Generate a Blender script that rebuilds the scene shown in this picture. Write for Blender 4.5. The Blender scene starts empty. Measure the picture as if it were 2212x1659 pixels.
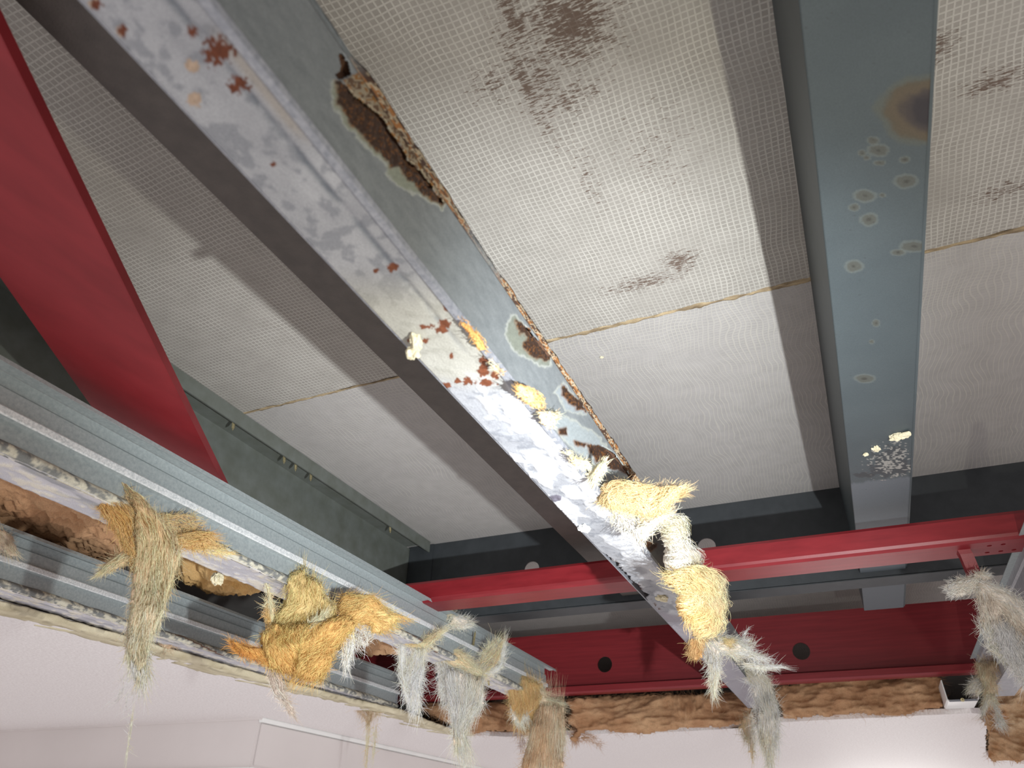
import bpy, bmesh, math, random
import numpy as np
from mathutils import Vector, Matrix

# ------------------------------------------------------------------ camera
# Lengths below are in units of B: the height of the floor boards' underside above the lens.
S = 0.62            # metres per unit
Z0 = 2.1            # lens height above the room's floor
FPX, PITCH, YAW, ROLL = 1556.58, 0.572863, -0.428350, 0.027027
WPX, HPX = 2212.0, 1659.0
def _rot(p, y, r):
    Bm = np.array([[0,-1,0],[0,0,-1],[1,0,0]], float)
    Rz = np.array([[math.cos(y),-math.sin(y),0],[math.sin(y),math.cos(y),0],[0,0,1]])
    Rx = np.array([[1,0,0],[0,math.cos(p),math.sin(p)],[0,-math.sin(p),math.cos(p)]])
    Rr = np.array([[math.cos(r),-math.sin(r),0],[math.sin(r),math.cos(r),0],[0,0,1]])
    return Rr @ Rx @ Bm @ Rz
RC = _rot(PITCH, YAW, ROLL)          # rows: right, down, forward
scene = bpy.context.scene
COL = scene.collection
cam_d = bpy.data.cameras.new('camera'); cam = bpy.data.objects.new('camera', cam_d); COL.objects.link(cam)
cam_d.sensor_width = 36.0; cam_d.lens = FPX / WPX * 36.0; cam_d.clip_start = 0.01; cam_d.clip_end = 60
m = Matrix(((RC[0,0], -RC[1,0], -RC[2,0], 0), (RC[0,1], -RC[1,1], -RC[2,1], 0), (RC[0,2], -RC[1,2], -RC[2,2], Z0), (0,0,0,1)))
cam.matrix_world = m
scene.camera = cam
cam_d.dof.use_dof = True; cam_d.dof.focus_distance = 1.0; cam_d.dof.aperture_fstop = 10.0

# ------------------------------------------------------------------ light
vs = scene.view_settings
vs.view_transform = 'Standard'; vs.look = 'None'; vs.exposure = 0.0; vs.gamma = 1.0; vs.use_curve_mapping = False
world = bpy.data.worlds.new('room_ambience'); scene.world = world; world.use_nodes = True
bgn = world.node_tree.nodes['Background']
bgn.inputs[0].default_value = (1.0, 0.94, 0.945, 1); bgn.inputs[1].default_value = 0.76

def W(p): return Vector((p[0]*S, p[1]*S, Z0 + p[2]*S))
def ray(u, v):
    d = RC.T @ np.array([u - WPX/2, v - HPX/2, FPX]); return d / d[2]
def raydir(uv):
    uv = np.asarray(uv, float)
    c = np.stack([uv[...,0]-WPX/2, uv[...,1]-HPX/2, np.full(uv.shape[:-1], FPX)], -1)
    return c @ RC
def proj(p):
    c = np.asarray(p) @ RC.T
    return np.stack([c[...,0]/c[...,2]*FPX + WPX/2, c[...,1]/c[...,2]*FPX + HPX/2], -1)

TORCH = (0.36, -0.325, -0.11)
def spot(name, aim, power, size, blend, color, rad=0.006):
    l = bpy.data.lights.new(name, 'SPOT'); l.energy = power; l.spot_size = math.radians(size); l.spot_blend = blend
    l.color = color; l.shadow_soft_size = rad
    o = bpy.data.objects.new(name, l); COL.objects.link(o); o.location = W(TORCH)
    o.rotation_euler = (W(aim) - W(TORCH)).to_track_quat('-Z', 'Y').to_euler(); return o
aim_pt = ray(1290, 1140) * 0.50
spot('torch_core_offscreen', aim_pt, 62.0, 78, 1.0, (0.90, 0.95, 1.0))
spot('torch_spill_offscreen', aim_pt, 8.0, 140, 0.9, (1.0, 0.96, 0.78))
# the room's own ceiling lamp further along, out of the picture below its lower edge
lamp = bpy.data.lights.new('room_lamp_offscreen', 'POINT'); lamp.energy = 13.0; lamp.shadow_soft_size = 0.3; lamp.color = (1, 0.98, 0.95)
lo = bpy.data.objects.new('room_lamp_offscreen', lamp); COL.objects.link(lo); lo.location = W((6.6, -0.15, -0.10))

# ------------------------------------------------------------------ noise
rng = np.random.default_rng(11)
_T = rng.random((256, 256))
def vnoise(x, y):
    x = np.asarray(x, float); y = np.asarray(y, float)
    xi = np.floor(x).astype(int); yi = np.floor(y).astype(int); fx = x - xi; fy = y - yi
    fx = fx*fx*(3-2*fx); fy = fy*fy*(3-2*fy)
    a = _T[xi & 255, yi & 255]; b = _T[(xi+1) & 255, yi & 255]; c = _T[xi & 255, (yi+1) & 255]; d = _T[(xi+1) & 255, (yi+1) & 255]
    return (a*(1-fx)+b*fx)*(1-fy) + (c*(1-fx)+d*fx)*fy
def fbm(x, y, o=4):
    s = 0; a = 0.5; t = 0
    for i in range(o):
        s = s + a*vnoise(np.asarray(x)*2**i + 17.3*i, np.asarray(y)*2**i + 5.1*i); t += a; a *= 0.5
    return s / t
def sstep(a, b, x):
    t = np.clip((x-a)/(b-a), 0, 1); return t*t*(3-2*t)
def inpoly(P, poly):
    x, y = P[...,0], P[...,1]; r = np.zeros(x.shape, bool); n = len(poly)
    for i in range(n):
        x0, y0 = poly[i]; x1, y1 = poly[(i+1) % n]
        if y0 == y1: continue
        c = ((y0 > y) != (y1 > y)) & (x < (x1-x0)*(y-y0)/(y1-y0)+x0); r ^= c
    return r
def pdist(P, poly, closed=True):
    d = np.full(P.shape[:-1], 1e9); n = len(poly)
    for i in range(n if closed else n-1):
        a = np.array(poly[i], float); b = np.array(poly[(i+1) % n], float); ab = b-a
        t = np.clip(((P-a)@ab)/max(ab@ab, 1e-9), 0, 1)[..., None]
        d = np.minimum(d, np.linalg.norm(P-(a+t*ab), axis=-1))
    return d
def sdist(P, poly):
    d = pdist(P, poly); return np.where(inpoly(P, poly), -d, d)
def lin(r, g, b):
    f = lambda c: ((c/255+0.055)/1.055)**2.4 if c/255 > 0.04045 else c/255/12.92
    return np.array([f(r), f(g), f(b)])

# ------------------------------------------------------------------ object helpers
def tag(o, label=None, cat=None, group=None, kind=None):
    if label: o['label'] = label
    if cat: o['category'] = cat
    if group: o['group'] = group
    if kind: o['kind'] = kind
    return o
def link(name, me, mat=None, parent=None):
    o = bpy.data.objects.new(name, me); COL.objects.link(o)
    if mat: me.materials.append(mat)
    if parent:
        o.parent = parent; o.matrix_parent_inverse = Matrix.Translation(-parent.location)
    return o
def empty(name, p, label=None, cat=None, group=None, kind=None):
    o = bpy.data.objects.new(name, None); COL.objects.link(o); o.location = W(p); o.empty_display_size = 0.05
    return tag(o, label, cat, group, kind)
def npmesh(name, v, f, col=None, smooth=False):
    """v (n,3) metres, f (m,k) ints"""
    v = np.asarray(v, np.float32); f = np.asarray(f, np.int32)
    me = bpy.data.meshes.new(name); me.vertices.add(len(v)); me.vertices.foreach_set('co', v.ravel())
    k = f.shape[1]; me.loops.add(f.size); me.loops.foreach_set('vertex_index', f.ravel())
    me.polygons.add(len(f)); me.polygons.foreach_set('loop_start', np.arange(0, f.size, k, dtype=np.int32))
    me.polygons.foreach_set('loop_total', np.full(len(f), k, np.int32))
    if smooth: me.polygons.foreach_set('use_smooth', np.ones(len(f), bool))
    if col is not None:
        a = me.color_attributes.new('col', 'FLOAT_COLOR', 'POINT')
        c = np.ones((len(v), 4), np.float32); c[:, :3] = col; a.data.foreach_set('color', c.ravel())
    me.update(calc_edges=True); return me
def M3(p):
    p = np.asarray(p, float)*S; p[..., 2] += Z0; return p
def bm_obj(name, bm, mat, parent=None, smooth=False):
    bmesh.ops.recalc_face_normals(bm, faces=bm.faces[:])
    me = bpy.data.meshes.new(name); bm.to_mesh(me); bm.free()
    if smooth:
        for p in me.polygons: p.use_smooth = True
    return link(name, me, mat, parent)
def box(name, lo_, hi, mat, parent=None, bevel=0.0):
    bm = bmesh.new(); bmesh.ops.create_cube(bm, size=1)
    a, b = W(lo_), W(hi)
    for v in bm.verts: v.co = Vector(((a[i]+b[i])/2 + v.co[i]*(b[i]-a[i]) for i in range(3)))
    if bevel: bmesh.ops.bevel(bm, geom=bm.edges[:], offset=bevel, segments=2, affect='EDGES')
    return bm_obj(name, bm, mat, parent)
def sheet(name, prof, axis, t0, t1, th, mat, parent=None, n=1, wob=0.0):
    """folded sheet: open profile extruded along x (prof=(y,z)) or y (prof=(x,z)); th in metres"""
    P = np.array(prof, float); k = len(P)
    seg = np.diff(P, axis=0); nn = np.stack([-seg[:,1], seg[:,0]], 1); nn /= np.linalg.norm(nn, axis=1)[:, None]
    vn = np.zeros_like(P); vn[:-1] += nn; vn[1:] += nn
    vn /= np.maximum(np.linalg.norm(vn, axis=1), 1e-9)[:, None]
    cs = np.ones(k)
    for i in range(1, k-1): cs[i] = max(0.35, vn[i]@nn[i])
    Q = P + vn*(th/S)/cs[:, None]
    ring = np.concatenate([P, Q[::-1]])
    ts = np.linspace(t0, t1, n+1); v = []
    for t in ts:
        w = (fbm(np.array([t*6]), np.array([3.3]))[0]-.5)*wob
        for a, b in ring: v.append((t, a+w, b) if axis == 'x' else (a, t, b+w))
    r = 2*k; f = []
    for i in range(n):
        for j in range(r): f.append((i*r+j, i*r+(j+1) % r, (i+1)*r+(j+1) % r, (i+1)*r+j))
    bm = bmesh.new(); vv = [bm.verts.new(W(p)) for p in v]
    for q in f: bm.faces.new([vv[i] for i in q])
    for base in (0, n*r):
        for j in range(k-1): bm.faces.new([vv[base+j], vv[base+j+1], vv[base+r-2-j], vv[base+r-1-j]])
    return bm_obj(name, bm, mat, parent)
def gridmesh(name, P, col, mat, parent=None, th=None, mask=None):
    """P (nx,ny,3) B-units; col (nx,ny,3); th: extrude vector (B-units) for thickness; mask (nx,ny) keep"""
    nx, ny = P.shape[:2]; idx = np.arange(nx*ny).reshape(nx, ny)
    f = np.stack([idx[:-1,:-1], idx[1:,:-1], idx[1:,1:], idx[:-1,1:]], -1)
    keep = np.ones(f.shape[:2], bool)
    if mask is not None: keep = mask[:-1,:-1] & mask[1:,:-1] & mask[1:,1:] & mask[:-1,1:]
    fq = f[keep]
    v = P.reshape(-1, 3); c = col.reshape(-1, 3)
    if th is not None:
        n = len(v); v = np.concatenate([v, v + np.asarray(th)]); c = np.concatenate([c, c])
        back = fq[:, ::-1] + n
        e = {}
        ed = np.concatenate([fq[:, [0,1]], fq[:, [1,2]], fq[:, [2,3]], fq[:, [3,0]]])
        key = np.sort(ed, 1); _, inv, cnt = np.unique(key, axis=0, return_inverse=True, return_counts=True)
        b = ed[cnt[inv.ravel()] == 1]
        side = np.stack([b[:,1], b[:,0], b[:,0]+n, b[:,1]+n], 1)
        fq = np.concatenate([fq, back, side])
    used = np.unique(fq); remap = np.zeros(len(v), np.int64); remap[used] = np.arange(len(used))
    me = npmesh(name, M3(v[used]), remap[fq], c[used])
    return link(name, me, mat, parent)

# ------------------------------------------------------------------ materials
def newmat(name):
    mt = bpy.data.materials.new(name); mt.use_nodes = True; nt = mt.node_tree
    return mt, nt, nt.nodes['Principled BSDF']
def N(nt, t, **kw):
    n = nt.nodes.new(t)
    for k, v in kw.items():
        if k.startswith('i_'):
            key = k[2:]; n.inputs[int(key) if key.isdigit() else key].default_value = v
        else: setattr(n, k, v)
    return n
def pos(nt): return N(nt, 'ShaderNodeNewGeometry').outputs['Position']
def noise(nt, vec, scale, detail=4, rough=0.55):
    n = N(nt, 'ShaderNodeTexNoise'); n.inputs['Scale'].default_value = scale; n.inputs['Detail'].default_value = detail
    n.inputs['Roughness'].default_value = rough; nt.links.new(vec, n.inputs['Vector']); return n.outputs['Fac']
def ramp(nt, fac, stops):
    r = N(nt, 'ShaderNodeValToRGB'); nt.links.new(fac, r.inputs[0]); el = r.color_ramp.elements
    while len(el) < len(stops): el.new(0.5)
    for e, (p, c) in zip(el, stops): e.position = p; e.color = (*c, 1) if len(c) == 3 else c
    return r.outputs[0]
def mth(nt, op, a, b=None, c=None, clamp=False):
    n = N(nt, 'ShaderNodeMath', operation=op); n.use_clamp = clamp
    for i, x in enumerate((a, b, c)):
        if x is None: continue
        if isinstance(x, (int, float)): n.inputs[i].default_value = x
        else: nt.links.new(x, n.inputs[i])
    return n.outputs[0]
def mixc(nt, fac, a, b, bt='MIX'):
    n = N(nt, 'ShaderNodeMix', data_type='RGBA', blend_type=bt)
    for sock, x in ((n.inputs[0], fac), (n.inputs[6], a), (n.inputs[7], b)):
        if isinstance(x, (int, float)): sock.default_value = x
        elif isinstance(x, (tuple, list, np.ndarray)): sock.default_value = (*x, 1)
        else: nt.links.new(x, sock)
    return n.outputs[2]
def bump(nt, bsdf, h, strength=0.3, dist=0.002):
    b = N(nt, 'ShaderNodeBump'); b.inputs['Strength'].default_value = strength; b.inputs['Distance'].default_value = dist
    nt.links.new(h, b.inputs['Height']); nt.links.new(b.outputs[0], bsdf.inputs['Normal'])

def mat_simple(name, c1, c2, scale, rough, metal=0.0, bscale=None, bstr=0.2, spec=0.5, stretch=None):
    mt, nt, b = newmat(name); p = pos(nt)
    if stretch:
        mp = N(nt, 'ShaderNodeMapping'); mp.inputs['Scale'].default_value = stretch; nt.links.new(p, mp.inputs[0]); p = mp.outputs[0]
    n = noise(nt, p, scale, 5)
    nt.links.new(ramp(nt, n, [(0.3, c1), (0.7, c2)]), b.inputs['Base Color'])
    b.inputs['Roughness'].default_value = rough; b.inputs['Metallic'].default_value = metal; b.inputs['Specular IOR Level'].default_value = spec
    if bscale: bump(nt, b, noise(nt, p, bscale, 3), bstr, 0.001)
    return mt
def mat_attr(name, rough, metal=0.0, bscale=400, bstr=0.3, spec=0.5, k=1.0):
    mt, nt, b = newmat(name); a = N(nt, 'ShaderNodeVertexColor'); a.layer_name = 'col'; p = pos(nt)
    n = noise(nt, p, 900, 3)
    nt.links.new(mixc(nt, 1.0, a.outputs[0], ramp(nt, n, [(0.25, (0.82*k,)*3), (0.75, (1.1*k,)*3)]), 'MULTIPLY'), b.inputs['Base Color'])
    b.inputs['Roughness'].default_value = rough; b.inputs['Metallic'].default_value = metal; b.inputs['Specular IOR Level'].default_value = spec
    bump(nt, b, noise(nt, p, bscale, 4), bstr, 0.001); return mt

def L3(*c): return tuple(lin(*c))
M_galv = mat_simple('galvanised_steel', L3(146,155,157), L3(170,178,178), 260, 0.42, 0.15, 700, 0.12)
M_galv_dull = mat_simple('dull_galvanised_steel', L3(128,132,140), L3(160,162,168), 320, 0.55, 0.3, 700, 0.15)
M_dark = mat_simple('dark_grey_painted_steel', L3(50,54,57), L3(60,64,67), 40, 0.55, 0.0, 300, 0.1)
M_grey = mat_simple('blue_grey_painted_steel', L3(63,72,75), L3(69,78,81), 30, 0.5, 0.0, 300, 0.1)
M_olive = mat_simple('weathered_grey_steel', L3(104,108,99), L3(122,127,122), 30, 0.5, 0.15, 500, 0.15)
M_red = mat_simple('red_painted_steel', L3(116,18,27), L3(134,30,38), 16, 0.42, 0.0, 500, 0.12, stretch=(6, 1.0, 6))
M_redd = mat_simple('dull_red_painted_steel', L3(116,18,27), L3(134,30,38), 14, 0.5, 0.0, 500, 0.12, stretch=(6, 0.6, 14))
M_redplate = mat_simple('streaked_red_painted_steel', L3(116,18,27), L3(134,30,38), 11, 0.5, 0.0, 500, 0.1, stretch=(1.0, 3.0, 1))
M_attr = mat_attr('weathered_metal', 0.5, 0.15, k=0.62)
M_attr_paint = mat_attr('weathered_paint', 0.5, 0.0, 300, 0.12, k=0.43)
M_crust = mat_attr('plaster_crusted_metal', 0.75, 0.0, 500, 0.5, 0.3)
M_crust_f = mat_attr('dusty_stud_underside', 0.75, 0.0, 500, 0.5, 0.3, k=0.72)
M_crumb = mat_simple('crumbled_plaster', L3(196,188,156), L3(224,216,190), 300, 0.9, 0, 300, 0.6, 0.2)
M_cream = mat_simple('cream_plaster_edge', L3(196,188,160), L3(226,218,192), 120, 0.85, 0, 350, 0.5, 0.2, stretch=(1, 4, 4))
M_screw = mat_simple('zinc_screw', L3(170,158,120), L3(200,190,150), 300, 0.35, 0.8)
M_white = mat_simple('white_gloss_trim', L3(236,238,236), L3(244,245,243), 10, 0.35)
M_wallp = mat_simple('painted_wall', L3(218,212,210), L3(224,218,216), 4, 0.7, 0, 600, 0.08)

def mat_plasterboard():
    mt, nt, b = newmat('speckled_ceiling_paint'); p = pos(nt)
    n = noise(nt, p, 210, 3, 0.8)
    nt.links.new(ramp(nt, n, [(0.35, L3(222,216,215)), (0.7, L3(248,245,244))]), b.inputs['Base Color'])
    b.inputs['Roughness'].default_value = 0.6; b.inputs['Specular IOR Level'].default_value = 0.3; bump(nt, b, n, 0.5, 0.001); return mt
M_plaster = mat_plasterboard()

def mat_wool():
    mt, nt, b = newmat('glass_wool'); a = N(nt, 'ShaderNodeVertexColor'); a.layer_name = 'col'
    b.inputs['Roughness'].default_value = 0.9; b.inputs['Specular IOR Level'].default_value = 0.15
    n = noise(nt, pos(nt), 420, 3)
    cc = mixc(nt, 1.0, a.outputs[0], ramp(nt, n, [(0.25, (0.78,)*3), (0.75, (1.12,)*3)]), 'MULTIPLY')
    nt.links.new(cc, b.inputs['Base Color'])
    tr = N(nt, 'ShaderNodeBsdfTranslucent'); nt.links.new(cc, tr.inputs[0])
    mx = N(nt, 'ShaderNodeMixShader'); mx.inputs[0].default_value = 0.10
    nt.links.new(b.outputs[0], mx.inputs[1]); nt.links.new(tr.outputs[0], mx.inputs[2])
    nt.links.new(mx.outputs[0], nt.nodes['Material Output'].inputs[0]); return mt
M_wool = mat_wool()

def stain_mask(nt, p, u, v, ru, rv, soft=0.6):
    """soft ellipse mask around the board spot at pixel (u,v); radii in metres along x and y"""
    c = W(ray(u, v))
    s = N(nt, 'ShaderNodeVectorMath', operation='SUBTRACT'); nt.links.new(p, s.inputs[0]); s.inputs[1].default_value = c
    d = N(nt, 'ShaderNodeVectorMath', operation='MULTIPLY'); nt.links.new(s.outputs[0], d.inputs[0]); d.inputs[1].default_value = (1/ru, 1/rv, 0)
    l = N(nt, 'ShaderNodeVectorMath', operation='LENGTH'); nt.links.new(d.outputs[0], l.inputs[0])
    return mth(nt, 'SUBTRACT', 1.0, l.outputs['Value'], clamp=True)
def mat_board(name, stains, far):
    mt, nt, b = newmat(name); p = pos(nt)
    w = N(nt, 'ShaderNodeTexNoise'); w.inputs['Scale'].default_value = 9; w.inputs['Detail'].default_value = 2; nt.links.new(p, w.inputs['Vector'])
    wo = N(nt, 'ShaderNodeVectorMath', operation='SUBTRACT'); nt.links.new(w.outputs['Color'], wo.inputs[0]); wo.inputs[1].default_value = (.5,.5,.5)
    ws = N(nt, 'ShaderNodeVectorMath', operation='SCALE'); nt.links.new(wo.outputs[0], ws.inputs[0]); ws.inputs['Scale'].default_value = 0.050 if far else 0.016
    q = N(nt, 'ShaderNodeVectorMath', operation='ADD'); nt.links.new(p, q.inputs[0]); nt.links.new(ws.outputs[0], q.inputs[1])
    sx = N(nt, 'ShaderNodeSeparateXYZ'); nt.links.new(q.outputs[0], sx.inputs[0])
    def lines(o, pitch, wd):
        fr = mth(nt, 'PINGPONG', mth(nt, 'DIVIDE', o, pitch), 0.5)
        mr = N(nt, 'ShaderNodeMapRange', interpolation_type='SMOOTHSTEP'); nt.links.new(fr, mr.inputs[0])
        mr.inputs[1].default_value = wd*0.35; mr.inputs[2].default_value = wd; mr.inputs[3].default_value = 1; mr.inputs[4].default_value = 0
        return mr.outputs[0]
    ly = lines(sx.outputs[1], 0.0066, 0.19); lx = lines(sx.outputs[0], 0.0064, 0.19)
    vis = noise(nt, p, 14, 3)
    if far:   # weave only near the seam; further on just wavy warp threads
        near = N(nt, 'ShaderNodeMapRange'); sp = N(nt, 'ShaderNodeSeparateXYZ'); nt.links.new(p, sp.inputs[0]); nt.links.new(sp.outputs[0], near.inputs[0])
        near.inputs[1].default_value = 1.29*S; near.inputs[2].default_value = 1.75*S; near.inputs[3].default_value = 0.8; near.inputs[4].default_value = 0.0
        lx = mth(nt, 'MULTIPLY', lx, near.outputs[0])
        ly = mth(nt, 'MULTIPLY', ly, 0.75)
    else:
        pass
    g = mth(nt, 'MAXIMUM', lx, ly)
    amt = N(nt, 'ShaderNodeMapRange'); nt.links.new(vis, amt.inputs[0]); amt.inputs[1].default_value = 0.3; amt.inputs[2].default_value = 0.62
    amt.inputs[3].default_value = 0.35; amt.inputs[4].default_value = 0.95
    g = mth(nt, 'MULTIPLY', g, amt.outputs[0])
    cells = ramp(nt, noise(nt, p, 45, 4), [(0.3, L3(152,148,141)), (0.7, L3(163,159,152))] if not far else [(0.3, L3(166,163,160)), (0.7, L3(176,173,170))])
    base = mixc(nt, g, cells, L3(188,185,177))
    # brown scuffs running along y
    mp = N(nt, 'ShaderNodeMapping'); mp.inputs['Scale'].default_value = (640, 120, 1); nt.links.new(p, mp.inputs[0])
    st = noise(nt, mp.outputs[0], 1.0, 5, 0.65)
    tot = None
    for (u, v, ru, rv, k) in stains:
        mk = mth(nt, 'MULTIPLY', stain_mask(nt, p, u, v, ru, rv), k)
        tot = mk if tot is None else mth(nt, 'MAXIMUM', tot, mk)
    if tot is not None:
        th = mth(nt, 'SUBTRACT', 0.70, mth(nt, 'MULTIPLY', tot, 0.36))
        d = mth(nt, 'MULTIPLY', mth(nt, 'SUBTRACT', st, th), 14, clamp=True)
        d = mth(nt, 'MULTIPLY', d, mth(nt, 'MULTIPLY', tot, 4, clamp=True))
        base = mixc(nt, mth(nt, 'MULTIPLY', d, 0.85), base, L3(92,72,60))
    # sparse dark specks
    sp2 = mth(nt, 'MULTIPLY', mth(nt, 'SUBTRACT', noise(nt, p, 260, 2), 0.765), 30, clamp=True)
    base = mixc(nt, mth(nt, 'MULTIPLY', sp2, 0.7), base, L3(70,64,58))
    nt.links.new(base, b.inputs['Base Color']); b.inputs['Roughness'].default_value = 0.8; b.inputs['Specular IOR Level'].default_value = 0.25
    bump(nt, b, g, 0.5, 0.0006); return mt

# ================================================================== STRUCTURE
RIM = 2.36; SEAM = 1.272
deck = empty('ceiling', (1.2, 0.3, 1.0), 'mesh-faced cement floor boards seen from below', None, None, 'structure')
MB1 = mat_board('mesh_board_scuffed', [(1235,45,.085,.075,1.0),(1110,40,.07,.02,.95),(1170,170,.10,.05,.72),(1140,190,.15,.022,.8),(1215,215,.05,.09,.7),(1470,565,.045,.045,.85),(1390,610,.03,.11,.8),(1060,180,.05,.05,.62),(1420,330,.16,.10,.45),
                (1270,380,.15,.03,.5),(2150,175,.03,.06,.8),(2030,95,.04,.03,.8),(2160,415,.03,.06,.7),(2060,545,.03,.12,.75)], False)
MB2 = mat_board('mesh_board_plain', [(1500,650,.012,.25,.5)], True)
def board(x0, x1, mat, seed, yl=-4.0, yr=1.52):
    nx, ny = 2, 420; ys = np.linspace(yl, yr, ny)
    bm = bmesh.new(); top = []; bot = []
    e0 = (fbm(ys*30+seed, ys*0+1.0)-.5)*0.010; e1 = (fbm(ys*30+seed, ys*0+9.0)-.5)*0.010
    A = [bm.verts.new(W((x0+e0[i], ys[i], 1.0))) for i in range(ny)]; Bv = [bm.verts.new(W((x1+e1[i], ys[i], 1.0))) for i in range(ny)]
    C = [bm.verts.new(W((x0+e0[i], ys[i], 1.03))) for i in range(ny)]; D = [bm.verts.new(W((x1+e1[i], ys[i], 1.03))) for i in range(ny)]
    for i in range(ny-1):
        bm.faces.new((A[i],A[i+1],Bv[i+1],Bv[i])); bm.faces.new((C[i],D[i],D[i+1],C[i+1]))
        bm.faces.new((A[i],C[i],C[i+1],A[i+1])); bm.faces.new((Bv[i],Bv[i+1],D[i+1],D[i]))
    return bm_obj('board', bm, mat, deck)
board(-1.6, SEAM-0.004, MB1, 0); board(SEAM+0.004, RIM+0.02, MB2, 50); 
b3 = board(RIM+0.03, 9.1, MB2, 90, -4.0, 5.1)      # the floor above goes on over the whole room
board(-1.6, RIM+0.02, MB2, 120, 1.525, 5.1)
# ragged brown fibre left in the seam between the two rows of boards
ys = np.linspace(-2.4, 1.46, 900); k = 5
P = np.zeros((900, k, 3)); cc = np.zeros((900, k, 3))
w = 0.0025 + 0.014*np.clip(fbm(ys*28, ys*0+2)-.22, 0, 1)*(0.4+fbm(ys*5, ys*0+8)); w *= np.where(ys > 0.62, 0.6, 1)
for j in range(k):
    t = j/(k-1)*2-1
    P[:, j, 0] = SEAM + 0.001 + t*w + (fbm(ys*45+j*7, ys*0+j)-.5)*0.006
    P[:, j, 1] = ys; P[:, j, 2] = 1.001 - (1-t*t)*0.006*fbm(ys*60+j*3, ys*0+j*5) 
    n_ = fbm(ys*40+j*11, ys*0+4)[:, None]
    cc[:, j] = lin(84,68,54)*(1-n_)+lin(196,176,140)*n_
gridmesh('seam_fibre', P, cc, M_crust, deck, (0,0,0.004))
# light plaster trapped along the left ledge of the boards is part of the edge beam below

# plaster ceiling with the torn opening -------------------------------------
ZC = 0.46
edge = [(-1.2,1.855),(0.3,1.855),(1.18,1.85),(1.6,1.845),(2.0,1.84),(2.45,1.80),(2.83,1.745),(3.05,1.79),(3.30,1.80),(3.44,1.74),(3.55,1.60),(3.57,1.35),(3.55,1.05),(3.57,0.8),(3.53,0.55),(3.50,0.42),
        (3.40,0.36),(3.37,0.15),(3.36,-0.05),(3.345,-0.2),(3.33,-0.38),(3.36,-0.415),(3.5,-0.425),(3.62,-0.46),(4.0,-0.485),(4.5,-0.53),(4.78,-0.56),(4.85,-0.75),(4.8,-1.1),(4.86,-1.6),(4.8,-2.4)]
def fine(e, step=0.02, amp=0.010, seed=0):
    out = []
    for (a, b) in zip(e[:-1], e[1:]):
        a = np.array(a); b = np.array(b); n = max(1, int(np.linalg.norm(b-a)/step))
        for i in range(n): out.append(a+(b-a)*i/n)
    out.append(np.array(e[-1])); out = np.array(out); s = np.arange(len(out))
    out[:, 0] += (fbm(s*0.37+seed, s*0+1.5)-.5)*amp*2; out[:, 1] += (fbm(s*0.37+seed, s*0+6.5)-.5)*amp*2
    return out
fe = fine(edge)
poly = [tuple(p) for p in fe] + [(9.0,-2.4),(9.0,5.0),(-1.2,5.0)]
bm = bmesh.new()
lowv = [bm.verts.new(W((x, y, ZC))) for x, y in poly]; upv = [bm.verts.new(W((x, y, ZC+0.02))) for x, y in poly]
bm.faces.new(lowv); bm.faces.new(upv[::-1])
for i in range(len(poly)):
    j = (i+1) % len(poly); bm.faces.new((lowv[i], lowv[j], upv[j], upv[i]))
bmesh.ops.triangulate(bm, faces=bm.faces[:])
pc = bm_obj('plaster_ceiling', bm, M_plaster); tag(pc, 'painted plaster ceiling torn open around the exposed metal studs', None, None, 'structure')
# torn cream paper and glue along the edge beside the lowest stud
nE = 700; xs = np.linspace(0.2, 3.46, nE); kk = 9
ey = np.interp(xs, [p[0] for p in edge[:10]], [p[1] for p in edge[:10]])
P = np.zeros((nE, kk, 3)); cc = np.zeros((nE, kk, 3))
wd = 0.105 + 0.05*(fbm(xs*3.2, xs*0+3)-.5)*2 + 0.03*(fbm(xs*15, xs*0+5)-.5)
for j in range(kk):
    t = j/(kk-1)
    rag = (fbm(xs*22+j*5, xs*0+j*3)-.5)*0.018
    P[:, j, 0] = xs; P[:, j, 1] = ey - 0.028 + (t**1.15)*wd + rag*(1 if j else .4)
    P[:, j, 2] = ZC - 0.0015 - 0.007*np.clip(fbm(xs*26+j*2.7, xs*0+j*1.9)-.3, 0, 1)*(1-t)**.5 + (0.012*(1-t*6) if t < .17 else 0)
    n_ = fbm(xs*18+j*9, xs*0+j*4)[:, None]
    cc[:, j] = lin(176,164,132)*(1-n_)+lin(232,224,196)*n_
    dk = (sstep(.62, .7, fbm(xs*30+j*4, xs*0+j*7))*(.35 if t < .5 else .1))[:, None]
    cc[:, j] = cc[:, j]*(1-dk)+lin(96,84,68)*dk
mk = np.ones((nE, kk), bool)
for j in range(5, kk): mk[:, j] = fbm(xs*14+j*.8, xs*0+20) > 0.34+0.05*(j-5)
gridmesh('torn_edge', P, cc, M_crust, pc, (0,0,0.004), mk)

# boxed bulkhead under the ceiling
bk = empty('wall_bulkhead', (2.72, 2.42, 0.25), 'pale boxed bulkhead with white trim under the ceiling', None, None, 'structure')
box('bulkhead_box', (2.72, 2.42, 0.262), (7.5, 4.98, 0.46), M_wallp, bk, 0.002)
box('top_trim', (2.716, 2.395, 0.442), (7.5, 2.42, 0.4602), M_white, bk, 0.002)
box('side_panel', (2.735, 2.412, 0.275), (7.5, 2.4205, 0.440), M_wallp, bk, 0.002)
box('front_trim', (2.712, 2.40, 0.4515), (2.7205, 4.98, 0.4602), M_wallp, bk)
box('bottom_trim', (2.705, 2.40, 0.256), (2.73, 4.98, 0.266), M_white, bk, 0.001)
for nm, a, b in (('wall_back', (9.0,-2.4,-3.38), (9.1,5.0,1.03)), ('wall_left', (-1.6,5.0,-3.38), (9.1,5.1,1.03)), ('wall_right', (2.0,-2.5,-3.38), (9.1,-2.4,1.03))):
    tag(box(nm, a, b, M_wallp), None, None, None, 'structure')

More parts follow.
